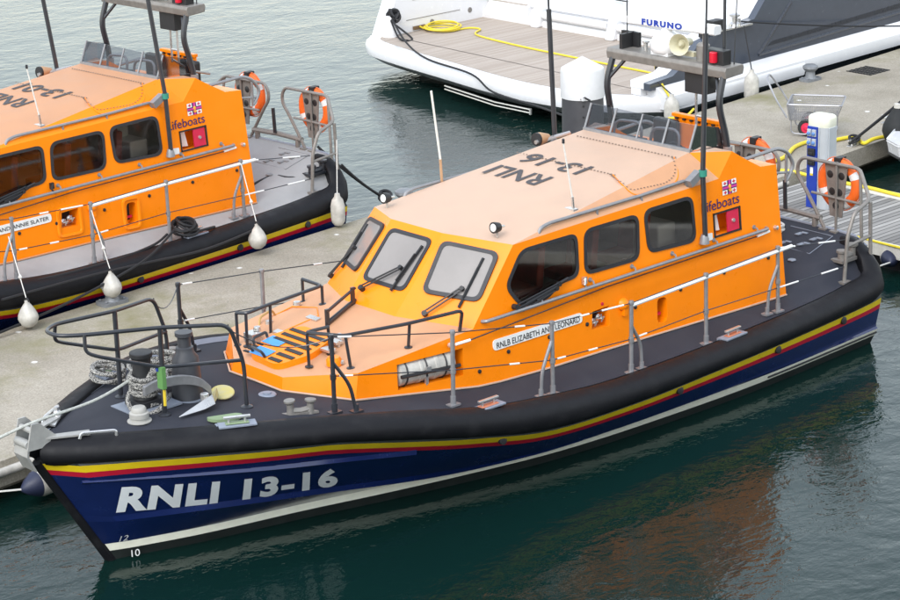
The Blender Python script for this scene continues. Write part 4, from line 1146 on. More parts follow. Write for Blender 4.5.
# anchor on the foredeck
m = MB()
arc = spline([(12.22, .22, 1.93), (12.05, .25, 1.975), (11.78, .30, 1.97), (11.55, .33, 1.89), (11.42, .36, 1.76)], 6)
m.loft([[p+Vector((0, -.025, -.055)), p+Vector((0, .025, -.055)), p+Vector((0, .025, .055)), p+Vector((0, -.025, .055))] for p in arc])
anchor = tag(obj('anchor', m, GUNMETAL, bevel=.008), 'galvanised anchor with curved shank and yellow fluke lying on the foredeck', 'anchor')
m = MB(); m.lathe([(0, 0), (.13, 0), (.14, .015), (.13, .03), (0, .035)], (11.22, .31, 1.66), (.12, .25, 1), 24); m.loft([[Vector((11.40, .36, 1.70)), Vector((11.36, .44, 1.70)), Vector((11.36, .40, 1.80))], [Vector((11.56, .54, 1.71)), Vector((11.54, .60, 1.71)), Vector((11.53, .57, 1.78))]]); obj('fluke', m, mat('worn_yellow', (.55, .46, .10), .55, col2=(.42, .40, .30), scale=9), anchor, bevel=.008)
m = MB(); m.loft([[Vector((12.06, .62, 1.685)), Vector((12.06, .64, 1.69)), Vector((12.05, .63, 1.70))], [Vector((11.74, .56, 1.69)), Vector((11.73, .67, 1.70)), Vector((11.70, .60, 1.785))], [Vector((11.58, .53, 1.70)), Vector((11.56, .64, 1.71)), Vector((11.54, .56, 1.80))]]); m.cyl((11.62, .52, 1.66), (11.62, .52, 1.82), .05, n=8)
obj('point', m, STEEL, anchor, bevel=.006)
m = MB(); m.prism(fillet([(11.86, .84, 1.652), (11.50, .93, 1.63), (11.46, 1.0, 1.625), (11.62, 1.08, 1.63), (11.84, .95, 1.645)], .05, 4, True), (0, 0, .035))
tag(obj('rubber_mat', m, GREENPAD), 'pale green pad on the dark foredeck beside the anchor', 'pad')
m = MB(); m.box((12.12, .44, 2.12), (.05, .10, .25)); m.box((12.14, .41, 2.22), (.04, .03, .05), 1); m.tube([(12.11, .46, 1.98), (12.12, .47, 1.80)], .018, 6, 2)
tag(obj('rope_tally', m, [mat('tally_green', (.10, .24, .07), .5), PEDBLUE, YELLOWPL]), 'bright green tally strapped to the bow rail post', 'tally')

# ropes on the foredeck
m = MB()
for k in range(7): m.torus((11.50+.03*(k % 3), -.52+.03*(k % 2), 1.70+.045*k), .24+.03*((k*7) % 3), .026, (.1*((k % 3)-1), .12*((k % 2)-.5), 1), 26, 7)
tag(obj('rope_coil', m, ROPEBW), 'thick black and white flecked rope coiled high behind the windlass', 'rope coil')
m = MB()
for k in range(5): m.torus((11.86, -1.02, 1.69+.03*k), .17+.015*(k % 3), .02, (.2*((k % 3)-1), .15, 1), 22, 6)
m.tube(spline([(11.80, -.86, 1.69), (11.70, -.55, 1.70), (11.6, -.45, 1.72)]), .02, 6)
tag(obj('rope_coil', m, ROPEBW), 'small flecked rope coil lying by the starboard edge of the foredeck', 'rope coil')
m = MB()
for k in range(5): m.torus((12.06, -.02, 1.83+.045*k), .14, .026, (.12*((k % 2)-.5), .1, 1), 20, 7)
m.torus((12.12, .12, 1.80), .21, .026, (.45, .5, .8), 22, 7); m.torus((11.95, .10, 1.98), .10, .05, (.2, .9, .3), 16, 8)
m.tube(spline([(12.10, .16, 1.72), (11.85, .10, 1.69), (11.70, -.02, 1.70)]), .024, 6)
tag(obj('rope_turns', m, ROPEBW), 'flecked rope turned round the black windlass drum', 'rope')
m = MB(); m.tube(spline([(12.12, -.08, 2.0), (12.7, -.06, 1.88), (13.55, 0, 1.87), (14.1, -.35, 1.62), (15.2, -1.6, .9), (16.4, -2.6, .56)], 8), .017, 7)
tag(obj('mooring_line', m, ROPEGREY), 'grey mooring line running from windlass over the bow roller', 'mooring line')
m = MB()
for k in range(4): m.torus((1.30+.01*k, -.10, deck_z(1.30, 0)+.02+.03*k), .30+.012*(k % 2), .02, (-.17, .03, 1), 34, 7)
tag(obj('hose_coil', m, ROPEWHITE), 'pale rope coiled flat on the dark stern deck', 'rope coil')

# lifebuoys on the four stern brackets
def lifebuoy():
    root = empty('lifebuoy', (0, 0, 0))
    R0, r0 = .29, .062
    m = MB(); N_ = 48
    for seg in range(4):
        for nm in (0, 1):
            a0 = seg*pi/2+(0 if nm == 0 else pi/2-.30); a1 = seg*pi/2+(pi/2-.30 if nm == 0 else pi/2)
            a0 += .65; a1 += .65
            n_ = 12 if nm == 0 else 5
            rr = r0 if nm == 0 else r0*1.04
            P = [Vector((0, cos(a0+(a1-a0)*i/n_)*R0, sin(a0+(a1-a0)*i/n_)*R0)) for i in range(n_+1)]
            mm = MB() if nm else m
            loops = []
            for i, p in enumerate(P):
                e = p.normalized()
                loops.append([p+(e*cos(2*pi*k/12)*1.25+Vector((1, 0, 0))*sin(2*pi*k/12)*.9)*rr for k in range(12)])
            mm.loft(loops)
            if nm: obj('reflective_band', mm, TAPE, root)
    obj('ring', m, LIFERING, root)
    g_ = MB(); g_.tube([Vector((.03*0, cos(t)*(R0+r0*1.35+.012*sin(t*4)**2), sin(t)*(R0+r0*1.35+.012*sin(t*4)**2))) for t in [i*2*pi/48 for i in range(48)]], .008, 5, 0, True)
    obj('grab_line', g_, mat('grab_line_orange', (.62, .16, .06), .7), root)
    b_ = MB(); b_.box((0, 0, R0+.05), (.16, .10, .10)); obj('bracket_clip', b_, BLACKPLASTIC, root, bevel=.01)
    return root
proto = lifebuoy(); first = True
tagb = 'lifebuoys on the stern frames'
for (px, py, pz), bt, lab in (((.77, .83, 2.08), 0, 'orange lifebuoy on the near lifeboat stern frame, in front of the jetty boards'),
                              ((.77, -.70, 2.12), 0, 'orange lifebuoy half hidden behind the near lifeboat cabin'),
                              ((.77, .83, 2.08), 1, 'orange lifebuoy on the far lifeboat, on the frame nearest the pontoon'),
                              ((.77, -.76, 2.12), 1, 'orange lifebuoy on the far lifeboat, just right of its cabin')):
    lb = proto if first else copy_tree(proto)
    first = False
    p = Vector((px, py, pz)) if bt == 0 else FW((px, py, pz))
    lb.location = p; lb.rotation_euler = (0, 0, 0 if bt == 0 else FTH)
    tag(lb, lab, 'lifebuoy', tagb)

# ball fenders hung along the far boat
def teardrop(mb, c, r, h, m=0):
    mb.lathe([(0, -r*.98), (r*.45, -r*.9), (r*.8, -r*.6), (r, -.05*r), (r*.95, r*.3), (r*.72, r*.8), (r*.42, r*1.25), (r*.24, r*1.5), (r*.22, r*1.72), (0, r*1.75)], c, n=20, m=m)
def ball(world, top, lab, r=.145):
    root = empty('fender', world)
    m = MB(); teardrop(m, (0, 0, 0), r, 0); obj('float', m, FENDERWHITE, root)
    m = MB(); m.torus((0, 0, r*1.72), r*.2, .014, (1, .3, 0), 12, 5); m.lathe([(0, -r*1.02), (r*.3, -r*.99), (r*.35, -r*.85), (0, -r*.83)], (0, 0, 0), n=12); obj('eye', m, BLACKPLASTIC, root)
    m = MB(); t = Vector(top)-Vector(world); m.tube(sag(Vector((0, 0, r*1.8)), t, .01, 6), .007, 5); m.lathe([(0, -.05), (.03, 0), (0, .05)], t*.35+Vector((0, 0, r*1.2)), n=6)
    obj('lanyard', m, ROPEWHITE, root)
    return tag(root, lab, 'fender', 'white fenders hung along the far lifeboat')
def fy_(x): return FW((x, beam(x)+.14, 0))
for p, tp, lab in (((9.66, -6.29, .70), (7.60, 1.88, 1.70), 'dirty white ball fender at the left edge, below the far lifeboat name board'),
                      ((8.19, -6.38, .765), (6.17, 1.90, 1.80), 'dirty white ball fender behind the grey bollard on the pontoon'),
                      ((5.29, -6.70, .78), (3.12, 1.68, 1.80), 'dirty white ball fender hanging aft on the far lifeboat, near its red and yellow stripe')):
    ball(p, FW(tp), lab)
p = Vector((3.46, -6.98, .80)); root = empty('fender', p)
m = MB(); m.lathe([(0, -.24), (.07, -.23), (.105, -.18), (.115, -.12), (.115, .08), (.09, .18), (.05, .23), (.04, .28), (0, .28)], (0, 0, 0), n=20); obj('float', m, FENDERWHITE, root)
m = MB(); m.tube(sag((0, 0, .28), FW((1.05, 1.62, 1.75))-Vector(p), .02, 8), .007, 5); obj('lanyard', m, ROPEWHITE, root)
tag(root, 'long white fender hanging at the stern corner of the far lifeboat', 'fender', 'white fenders hung along the far lifeboat')

# mooring lines of the far boat
m = MB(); m.tube(spline([(6.72, -7.02, 1.12), (7.10, -6.93, 1.03), (8.10, -6.76, 1.02), (9.77, -6.62, 1.10), (11.5, -6.5, 1.3)], 6), .02, 6)
m.tube(spline([FW((4.55, 1.90, .99)), FW((4.2, 2.0, 1.04)), FW((3.9, 1.9, 1.0))], 4), .02, 6)
tag(obj('mooring_line', m, ROPEBLACK), 'black mooring line lying along the light grey side deck', 'mooring line')
m = MB(); m.tube(spline([(6.60, -7.02, 1.15), (7.3, -6.62, 1.02), (7.9, -6.44, .92), (8.9, -6.36, .74), (9.9, -6.30, .62), (11, -6.2, .55)], 6), .02, 6)
tag(obj('mooring_line', m, ROPEBLACK), 'black line hanging over the far black sponson down to the pontoon', 'mooring line')
m = MB(); m.tube(spline([(5.2, -6.78, .93), (6.4, -6.55, .9), (7.6, -6.50, .96), (8.6, -6.46, 1.0), (10, -6.38, 1.02)], 6), .02, 6)
tag(obj('mooring_line', m, ROPEBLACK), 'thin black line running level across the far black sponson', 'mooring line')
m = MB()
cc = FW((4.40, 1.84, 1.03))
for k in range(7): m.torus(cc+Vector((.03*(k % 3), .03*(k % 2), .03+.02*k)), .15+.02*((k*5) % 3), .02, (.5*((k % 3)-1)*.6, .3, 1), 20, 6)
tag(obj('rope_coil', m, ROPEBLACK), 'black rope coil on the light grey side deck', 'rope coil')
m = MB()
for a, b, d_ in ((FW((.86, .95, 1.50)), (1.98, -7.62, .60), .05), (FW((.97, 1.62, 1.32)), (2.0, -7.50, .60), .05)):
    m.tube(sag(a, b, d_, 12), .022, 6)
m.torus((2.0, -7.52, .62), .10, .03, (.3, .2, 1), 14, 6); m.torus((1.96, -7.56, .66), .09, .03, (.1, .4, 1), 14, 6)
tag(obj('mooring_line', m, ROPEBLACK), 'pair of black stern lines from the far lifeboat to the pontoon', 'mooring line')
m = MB(); m.tube(spline([FW((2.55, 1.0, 1.13)), FW((1.9, .95, 1.21)), FW((1.75, 1.2, 1.2)), FW((1.45, 1.38, 1.17))], 6), .024, 6)
m.tube([FW((2.6, .2, 1.2)), FW((1.2, -.9, 1.42)), FW((1.0, -1.3, 1.40))], .02, 6)
tag(obj('deck_rope', m, ROPEBLACK), 'black rope lying on the light grey stern deck to its bitts', 'rope')

# ------------------------------------------------------------------ pontoon furniture
def bollard():
    root = empty('bollard', (0, 0, 0))
    m = MB(); m.prism(fillet([(-.22, -.14, 0), (.22, -.14, 0), (.22, .14, 0), (-.22, .14, 0)], .08, 4, True), (0, 0, .05)); 
    for x in (-.15, .15):
        for y in (-.08, .08): m.lathe([(.025, .05), (.025, .075), (0, .08)], (x, y, 0), n=6)
    obj('base_plate', m, BOLLARD, root, bevel=.01)
    m = MB(); m.lathe([(.12, .04), (.095, .09), (.09, .18), (.13, .22), (.155, .25), (.15, .29), (.10, .32), (0, .325)], (0, 0, 0), n=20); obj('head', m, BOLLARD, root)
    return root
b0 = bollard(); b0.location = (8.17, -6.43, ptop); tag(b0, 'grey mushroom bollard on the pontoon edge by the far black sponson', 'bollard', 'mushroom bollards on the pontoon')
b1 = copy_tree(b0); b1.location = (-9.6, -8.02, ptop); tag(b1, 'grey mushroom bollard on the concrete beside the slate yacht hull', 'bollard', 'mushroom bollards on the pontoon')
b2 = copy_tree(b0); b2.location = (2.0, -7.05, ptop); tag(b2, 'grey mushroom bollard hidden behind the near cabin roof with black lines on it', 'bollard', 'mushroom bollards on the pontoon')
def cleat(loc, rz, lab):
    root = empty('cleat', loc, rz)
    m = MB(); m.box((0, 0, .012), (.34, .12, .024)); obj('base_plate', m, STEEL, root, bevel=.005)
    m = MB()
    for x in (-.07, .07): m.cyl((x, 0, .02), (x, 0, .10), .022, n=8)
    m.tube(spline([(-.2, 0, .125), (-.1, 0, .11), (.1, 0, .11), (.2, 0, .125)], 4), .022, 8); obj('horns', m, STEEL, root)
    return tag(root, lab, 'cleat', 'mooring cleats on the concrete')
cleat((-5.98, -4.12, ptop), .1, 'steel cleat holding the black lines on the concrete edge')
cleat((-7.75, -4.72, ptop), .1, 'small pale cleat on the concrete behind the black lines')
m = MB()
for dx, dy in ((0, 0), (.12, .08)): m.tube(sag((-6.0+dx, -4.10+dy*.3, .64), (-8.35+dx, -3.50, 2.0), .03, 8), .02, 6)
for k in range(3): m.torus((-5.98, -4.12, .60+.03*k), .09, .022, (.2, .3*k-.3, 1), 14, 6)
tag(obj('mooring_line', m, ROPEBLACK), 'two black lines rising to the right from a cleat on the concrete', 'mooring line')

# mooring pile
pr_ = empty('mooring_pile', (-3.11, -7.97, .05), 0, 'black mooring pile with a white conical cap in front of the yacht platform', 'pile')
m = MB(); m.lathe([(.375, -1.2), (.375, 1.36), (0, 1.37)], (0, 0, 0), n=36)
obj('shaft', m, PILE, pr_)
m = MB(); m.lathe([(.385, 1.30), (.395, 1.30), (.395, 1.78), (.38, 1.82), (0, 2.03)], (0, 0, 0), n=36); m.box((.25, .29, 1.33), (.12, .05, .05), 0)
obj('cap', m, mat('pile_cap_white', (.60, .60, .61), .4, var=.05), pr_)
m = MB(); 
for z in (.6, .8, 1.0, 1.2): m.lathe([(.02, 0), (.02, .01), (0, .012)], (.26, .27, z), (.7, .72, 0), 8)
m.tube([(.30, .25, 1.32), (.26, .31, 1.36), (.17, .35, 1.30)], .02, 5)
obj('fixing', m, BLACKPLASTIC, pr_)

# service pedestal
pd = empty('service_pedestal', (-2.72, -2.25, .447), radians(4), 'blue and silver shore power pedestal standing on the finger jetty', 'pedestal')
m = MB(); W_ = .19
m.loft([[Vector((x, y, z)) for x, y in fillet([(-.14, -.20), (.13, -.20), (.13, .20), (-.14, .20)], .06, 3, True) for x, y in ((x, y),)] if False else [Vector((p.x, p.y, z)) for p in fillet([(-.15, -.20, 0), (.15, -.20, 0), (.15, .20, 0), (-.15, .20, 0)], .07, 4, True)] for z in (0, 1.34)])
obj('column', m, PEDGREY, pd)
m = MB(); m.box((.158, .045, .67), (.02, .025, 1.34)); m.box((.02, .205, .67), (.20, .02, 1.34)); obj('side_trim', m, PEDGREY, pd, bevel=.006)
m = MB(); m.box((.158, -.075, .67), (.024, .20, 1.34)); obj('front_panel', m, PEDBLUE, pd, bevel=.006)
m = MB(); m.loft([[Vector((p.x*k, p.y*k, z)) for p in fillet([(-.15, -.20, 0), (.15, -.20, 0), (.15, .20, 0), (-.15, .20, 0)], .1, 5, True)] for k, z in ((1.0, 1.335), (1.03, 1.36), (1.03, 1.47), (.98, 1.50), (.85, 1.52))]); obj('cap', m, PEDCAP, pd)
for k, (y, z) in enumerate(((-.125, 1.24), (-.035, 1.24), (-.125, 1.09), (-.035, 1.09))):
    m = MB(); m.box((.18, y, z), (.03, .072, .115), 0); m.lathe([(0, 0), (.03, 0), (.028, .03), (0, .035)], (.195, y, z-.005), (1, 0, -.3), 12, 1)
    obj('socket', m, [PEDGREY, mat('socket_blue', (.12, .25, .55), .4)], pd, bevel=.006)
for z in (.93, .77):
    m = MB(); m.box((.19, -.075, z), (.05, .13, .115)); m.box((.205, -.075, z-.02), (.06, .09, .05)); obj('meter', m, BLACKPLASTIC, pd, bevel=.012)
m = MB(); m.box((.172, -.075, .61), (.006, .055, .13), 0); m.box((.1725, -.075, .555), (.008, .055, .035), 1); obj('notice', m, [WHITE, YELLOWPL], pd)

# yellow cables and hoses
m = MB(); m.tube(spline([(-1.2, -2.9, .50), (-3.3, -4.2, .56), (-4.41, -4.42, .56), (-5.12, -4.75, .56), (-5.6, -4.80, .56), (-5.88, -4.56, .56), (-6.22, -4.48, .56), (-6.33, -4.40, .56), (-6.21, -4.2, .57), (-6.05, -3.95, .58), (-6.27, -3.92, .62), (-6.56, -3.85, .62), (-6.70, -3.45, .66), (-6.9, -2.9, .8)], 6), .035, 8)
tag(obj('power_cable', m, HOSEYELLOW), 'thick yellow cable snaking over the concrete behind the pedestal', 'cable')
m = MB(); m.tube(spline([(-3.2, -4.4, .56), (-3.86, -3.95, .52), (-3.95, -3.35, .49), (-3.98, -2.75, .49), (-4.0, -2.25, .49), (-3.95, -1.6, .49), (-3.97, -.6, .49), (-3.9, 1.5, .49)], 6), .032, 8)
tag(obj('power_cable', m, HOSEYELLOW), 'yellow cable laid along the pale far edge of the finger jetty', 'cable')
m = MB(); m.tube(spline([(-1.66, -.9, .475), (-1.62, -.2, .475), (-1.60, .8, .475)], 6), .02, 6)
tag(obj('edge_cable', m, HOSEYELLOW), 'thin yellow cable along the near edge of the finger jetty', 'cable')

# trolley
tr = empty('dock_trolley', (-6.27, -5.23, ptop), 0, 'grey wire dock trolley with red hubbed wheels on the concrete', 'trolley')
ux = Vector((-.54, .84, 0)).normalized(); uy = Vector((.84, .54, 0)).normalized()
def tl(a, b, z): return ux*a+uy*b+Vector((0, 0, z))
m = MB(); fr = MB()
La, Lb, z0, z1 = .46, .40, .30, .60
cor0 = [(-La*.9, -Lb*.85), (La*.86, -Lb*.85), (La*.86, Lb*.85), (-La*.9, Lb*.85)]
cor1 = [(-La, -Lb), (La*1.1, -Lb), (La*1.1, Lb), (-La, Lb)]
def W3(i, t): 
    a = Vector(tl(*cor0[i], z0)); b = Vector(tl(*cor1[i], z1)); return a.lerp(b, t)
for i in range(4):
    j = (i+1) % 4
    for k in range(9): m.tube([W3(i, k/8), W3(j, k/8)], .0035, 4)
    nn = 30 if i % 2 == 0 else 16
    for k in range(nn+1): m.tube([W3(i, 0).lerp(W3(j, 0), k/nn), W3(i, 1).lerp(W3(j, 1), k/nn)], .0035, 4)
for k in range(31): m.tube([W3(0, 0).lerp(W3(1, 0), k/30), W3(3, 0).lerp(W3(2, 0), k/30)], .0035, 4)
for k in range(17): m.tube([W3(0, 0).lerp(W3(3, 0), k/16), W3(1, 0).lerp(W3(2, 0), k/16)], .0035, 4)
obj('basket', m, WIRE, tr)
fr.tube(fillet([W3(i, 1) for i in range(4)], .06, 4, True), .016, 6, 0, True)
for i in range(4): fr.tube([W3(i, 0), W3(i, 1)], .012, 6)
for s in (1, -1):
    fr.tube(fillet([tl(La*.8, s*Lb*.8, .34), tl(La*.8, s*Lb*.8, .02), tl(La*.8, 0, .02)], .08), .014, 6)
    fr.tube(fillet([tl(-La*.85, s*Lb*.8, .34), tl(-La*.85, s*Lb*.8, .06), tl(-La*.2, s*Lb*.8, .04), tl(-La*.1, s*Lb*.8, .34)], .08), .014, 6)
obj('frame', fr, WIRE, tr)
m = MB(); m.tube(fillet([tl(-La, -Lb, .36), tl(-La*1.45, -Lb, .70), tl(-La*1.85, -Lb*.5, 1.02), tl(-La*1.85, Lb*.5, 1.02), tl(-La*1.45, Lb, .70), tl(-La, Lb, .36)], .12), .017, 7); obj('handle', m, WIRE, tr)
for s in (1, -1):
    wc = tl(-.12, s*(Lb*.72), .16)
    m = MB(); m.torus(wc, .12, .038, uy, 24, 8); wh = obj('wheel', m, TYRE, tr)
    m = MB(); m.lathe([(0, -.03), (.09, -.025), (.095, .025), (.05, .03), (.03, .05), (0, .05)], wc, uy, 18); obj('hub', m, REDPLATE, wh)
m = MB(); m.cyl(tl(-.12, -Lb*.7, .16), tl(-.12, Lb*.7, .16), .02, n=6); m.tube([tl(-.12, 0, .16), tl(-.12, 0, .30)], .016, 5); obj('axle', m, REDPLATE, tr)

# cylindrical fenders on the pontoon end and jetty corner
def roll(a, b, r, lab, blue=True):
    a = Vector(a); b = Vector(b); root = empty('fender', a); d = b-a; L_ = d.length; d.normalize()
    m = MB(); m.lathe([(0, .0), (r*.9, .02), (r, .08), (r, L_-.18), (r*.95, L_-.14)], (0, 0, 0), d, 20); obj('float', m, FENDERWHITE, root)
    m = MB(); m.lathe([(r*.96, L_-.15), (r*.93, L_-.12), (r*.55, L_), (r*.2, L_+.07), (0, L_+.08)], (0, 0, 0), d, 20); obj('end_cone', m, FENDERNAVY, root)
    m = MB(); m.tube([d*(L_+.06), d*(L_+.5)+Vector((0, -.2, .05))], .012, 5); obj('lanyard', m, ROPEWHITE, root)
    return tag(root, lab, 'fender', 'rolled fenders with navy ends')
roll((11.7, -1.95, .30), (12.52, -1.93, .26), .17, 'grubby white roll fender with navy end under the near bow')
roll((-2.35, -.62, .27), (-1.55, .02, .25), .15, 'white roll fender with navy end at the jetty corner by the near stern')

# ------------------------------------------------------------------ motor yacht
YA = empty('motor_yacht', (-9, -13, 0), 0, 'big white and slate motor yacht with a teak bathing platform', 'yacht')
def Y(p): return Vector(p)-Vector((-9, -13, 0))
zt_ = .72
outl = [(-10.2, -17.75), (-6.9, -17.75), (-6.25, -17.55), (-5.80, -17.05), (-5.50, -15.8), (-5.24, -14.2), (-4.98, -12.6), (-4.88, -11.4), (-4.98, -10.2), (-5.25, -9.4), (-5.75, -8.78), (-6.5, -8.52), (-10.2, -8.62)]
sm = [p for p in spline([(x, y, 0) for x, y in outl], 5)]
def inset(P, d):
    out = []
    for i, p in enumerate(P):
        a = P[max(0, i-1)]; b = P[min(len(P)-1, i+1)]; t = (b-a).normalized(); out.append(p+Vector((-t.y, t.x, 0))*d)
    return out
def ring(d, z): return [Y((p.x, p.y, z)) for p in inset(sm, d)]
m = MB(); 
m.loft([ring(.34, zt_+.005), ring(.10, zt_+.0), ring(.03, zt_-.03), ring(0, zt_-.10), ring(.03, .44)], 0, False, False)
m.loft([ring(.03, .44), ring(.30, .26), ring(.9, .18)], 1, False, False)
obj('bathing_platform', m, [GELCOAT, GELGREY], YA)
m = MB(); tk = [p+Vector((0, 0, .008)) for p in ring(.33, zt_)]; m.add(tk, [tuple(range(len(tk)))]); obj('teak_deck', m, TEAK, YA)
m = MB(); m.box(Y((-8.6, -13.1, .10)), (4.0, 6.4, .12)); obj('underbody', m, BLACKPLASTIC, YA)
# swim ladder rails tucked under the platform edge
m = MB()
for dz in (0, .07): m.tube([Y((-5.25, -14.0, .30-dz)), Y((-4.95, -12.2, .28-dz)), Y((-4.95, -11.2, .28-dz))], .018, 6)
m.tube([Y((-4.95, -11.2, .30)), Y((-4.95, -11.2, .18))], .03, 6)
obj('ladder_rail', m, STEEL, YA)
# starboard quarter: white rubbing band with slate topsides above
def yb(x): return -8.50+.035*(x+6.2)
band = []
for i in range(31):
    x = -5.9-i*1.1; t = min(1, i/3.)
    band.append([Y((x, yb(x)-.02, .50+.0*i)), Y((x, yb(x), .60)), Y((x, yb(x)-.02, .74)), Y((x, yb(x)-.26, .90+.004*i)), Y((x, yb(x)-.5, .90)), Y((x, yb(x)-.5, .50))])
m = MB().loft(band); obj('rubbing_band', m, GELCOAT, YA)
m = MB().loft([[Y((x, yb(x)-.12, .52)), Y((x, yb(x)-.5, .52)), Y((x, yb(x)-.9, -.6)), Y((x, yb(x)-.55, -.6))] for x in [-6.3-i*2.2 for i in range(15)]]); obj('lower_hull', m, mat('yacht_boot', (.012, .013, .018), .3), YA)
nv = [(-5.73, .86), (-5.73, 1.00), (-6.40, 1.04), (-6.75, 1.22), (-7.20, 1.56), (-7.99, 1.68), (-8.88, 1.76), (-9.21, 2.09), (-9.9, 2.85), (-11.2, 4.3), (-38, 4.3), (-38, .93)]
m = MB().prism([Y((x, yb(x)-.27, z)) for x, z in nv], (0, -.16, 0), 0); 
obj('topside', m, NAVYGEL, YA, bevel=.01)
m = MB().prism([Y((x, yb(x)-.432, z+.012)) for x, z in nv], (0, -.34, 0)); obj('bulwark', m, GELCOAT, YA, bevel=.02)
# chevron crease of the topside, its shade painted on as darker slate strips
m = MB()
def nvp(x, z, h): return Y((x, yb(x)-.27+h, z))
for a, b in (((-9.02, 1.02), (-10.05, 1.92)), ((-9.02, 1.02), (-22, 1.30))):
    m.tube([nvp(*a, .0), nvp(*b, .0)], .035, 5)
m.prism([nvp(-9.3, 1.14, .004), nvp(-22, 1.36, .004), nvp(-22, 1.50, .004), nvp(-9.45, 1.22, .004)], (0, -.003, 0))
obj('topside_shade', m, mat('slate_shadow_line', (.022, .026, .036), .3), YA)
# transom, port coaming and steps
m = MB()
tr_pts = []
for y0 in [-17.5+i*.42 for i in range(20)]:
    tr_pts.append([Y((-9.30, y0, .70)), Y((-9.28, y0, .84)), Y((-9.36, y0, .88)), Y((-9.48, y0, 1.05)), Y((-9.42, y0, 1.12)), Y((-9.75, y0, 1.6)), Y((-10.5, y0, 2.5)), Y((-11.5, y0, 3.3)), Y((-12.5, y0, 4.3))])
m.sheet(tr_pts); obj('transom', m, GELCOAT, YA, angle=30)
for y0 in (-15.35, -13.1):
    m = MB(); m.loft([[Y((-9.22+a, y0+b, z)) for a, b in ((.10, -.13), (.10, .13), (-.6, .13), (-.6, -.13))] for z, in ((.72,),)]+[[Y((-9.24-(z-.72)*.25+a, y0+b, z)) for a, b in ((.10, -.13), (.10, .13), (-.6, .13), (-.6, -.13))] for z in (1.0, 1.25, 1.42)]+[[Y((-9.55, y0+b, 1.55)) for b in (-.12, .12)]+[Y((-10.2, y0+b, 1.55)) for b in (.12, -.12)]])
    obj('transom_pillar', m, GELCOAT, YA, bevel=.06, segs=4)
m = MB(); m.box(Y((-9.40, -13.05, 1.57)), (.05, .55, .02)); obj('slot', m, BLACKPLASTIC, YA)
m = MB(); m.tube([Y((-9.32, -15.2, 1.0)), Y((-9.32, -13.25, 1.0))], .09, 10); m.tube([Y((-9.32, -12.95, 1.0)), Y((-9.32, -9.4, 1.0))], .09, 10); obj('transom_roll', m, GELCOAT, YA)
m = MB(); m.box(Y((-9.7, -16.35, .98)), (.8, 1.25, .30)); st_ = obj('boarding_step', m, GELCOAT, YA, bevel=.05, segs=3)
m = MB(); m.box(Y((-9.68, -16.35, 1.137)), (.66, 1.1, .012)); obj('step_tread', m, TEAK, st_)
m = MB(); m.prism([Y((-6.35, -17.55, .70)), Y((-6.70, -17.55, 1.45)), Y((-7.3, -17.55, 2.6)), Y((-11.5, -17.55, 4.0)), Y((-11.5, -17.55, .70))], (0, .42, 0)); obj('port_coaming', m, GELCOAT, YA, bevel=.05, segs=3)
m = MB()
for z, x0, x1 in ((1.0, -7.0, -8.6), (1.42, -7.2, -9.2)): m.box(Y(((x0+x1)/2, -17.125, z)), (abs(x1-x0), .006, .012))
for x, z in ((-8.9, .95), (-9.6, 1.0), (-7.75, .86)): m.lathe([(.06, 0), (.06, .012), (.03, .014), (0, .014)], Y((x, -17.13, z)), (0, 1, 0), 12)
obj('coaming_fitting', m, ALLOY, YA)
m = MB(); m.box(Y((-7.35, -17.11, .80)), (.34, .03, .08)); obj('hose_plate', m, mat('bronze', (.22, .15, .09), .4, metal=.5), YA)
m = MB(); m.lathe([(.16, 0), (.15, .2), (.13, .34), (.10, .46), (0, .48)], Y((-6.50, -17.1, .72)), n=16); obj('mooring_post', m, GELCOAT, YA)
m = MB(); m.prism([Y((-5.74, -9.0, .72)), Y((-5.74, -9.0, 1.0)), Y((-6.4, -9.0, 1.06)), Y((-7.2, -9.0, 1.5)), Y((-7.2, -9.0, .72))], (0, -.25, 0)); obj('quarter_block', m, GELCOAT, YA, bevel=.05, segs=3)
m = MB(); m.lathe([(.12, 0), (.11, .05), (.06, .09), (.06, .17), (.11, .20), (.11, .23), (.07, .25), (0, .25)], Y((-8.28, -8.86, 1.71)), n=18); m.cyl(Y((-8.45, -8.9, 1.72)), Y((-8.45, -8.9, 1.83)), .04, n=10); m.box(Y((-8.2, -8.9, 1.70)), (1.0, .30, .03)); obj('capstan', m, STEEL, YA)
m = MB(); m.box(Y((-7.75, -8.9, 1.80)), (.32, .2, .22)); m.box(Y((-7.5, -8.95, 1.68)), (.2, .16, .2)); obj('stern_light', m, BLACKPLASTIC, YA, bevel=.02)
m = MB(); m.box(Y((-21, -13.4, 2.6)), (16, 7.2, 3.6)); obj('superstructure', m, GELCOAT, YA, bevel=.2, segs=3)

# things on and about the yacht
m = MB()
for k in range(4): m.torus((-7.72, -16.75, zt_+.03+.028*k), .34+.035*(k % 3), .018, (.05*(k-1.5), .05*(k % 2), 1), 30, 6)
m.tube(spline([(-7.35, -17.08, .82), (-7.45, -17.0, .76), (-7.5, -16.6, .755), (-7.75, -16.42, .755), (-8.15, -16.35, .755), (-8.20, -16.05, .755), (-7.72, -15.65, .755), (-7.50, -14.2, .755), (-7.42, -12.9, .755), (-7.35, -11.35, .755), (-7.32, -10.36, .755), (-7.15, -9.95, .80), (-6.95, -9.55, .90), (-6.55, -9.15, .98)], 6), .02, 6)
tag(obj('water_hose', m, HOSEYELLOW), 'yellow hose coiled and trailing across the teak platform', 'hose')
m = MB()
for k in range(3): m.torus((-6.95, -9.55, .98+.03*k), .14, .03, (.9, .3*(k-1), .3), 18, 6)
m.tube(spline([(-6.8, -9.5, 1.02), (-6.3, -9.05, 1.0), (-5.95, -8.55, .86), (-5.9, -8.2, .6)], 6), .024, 6)
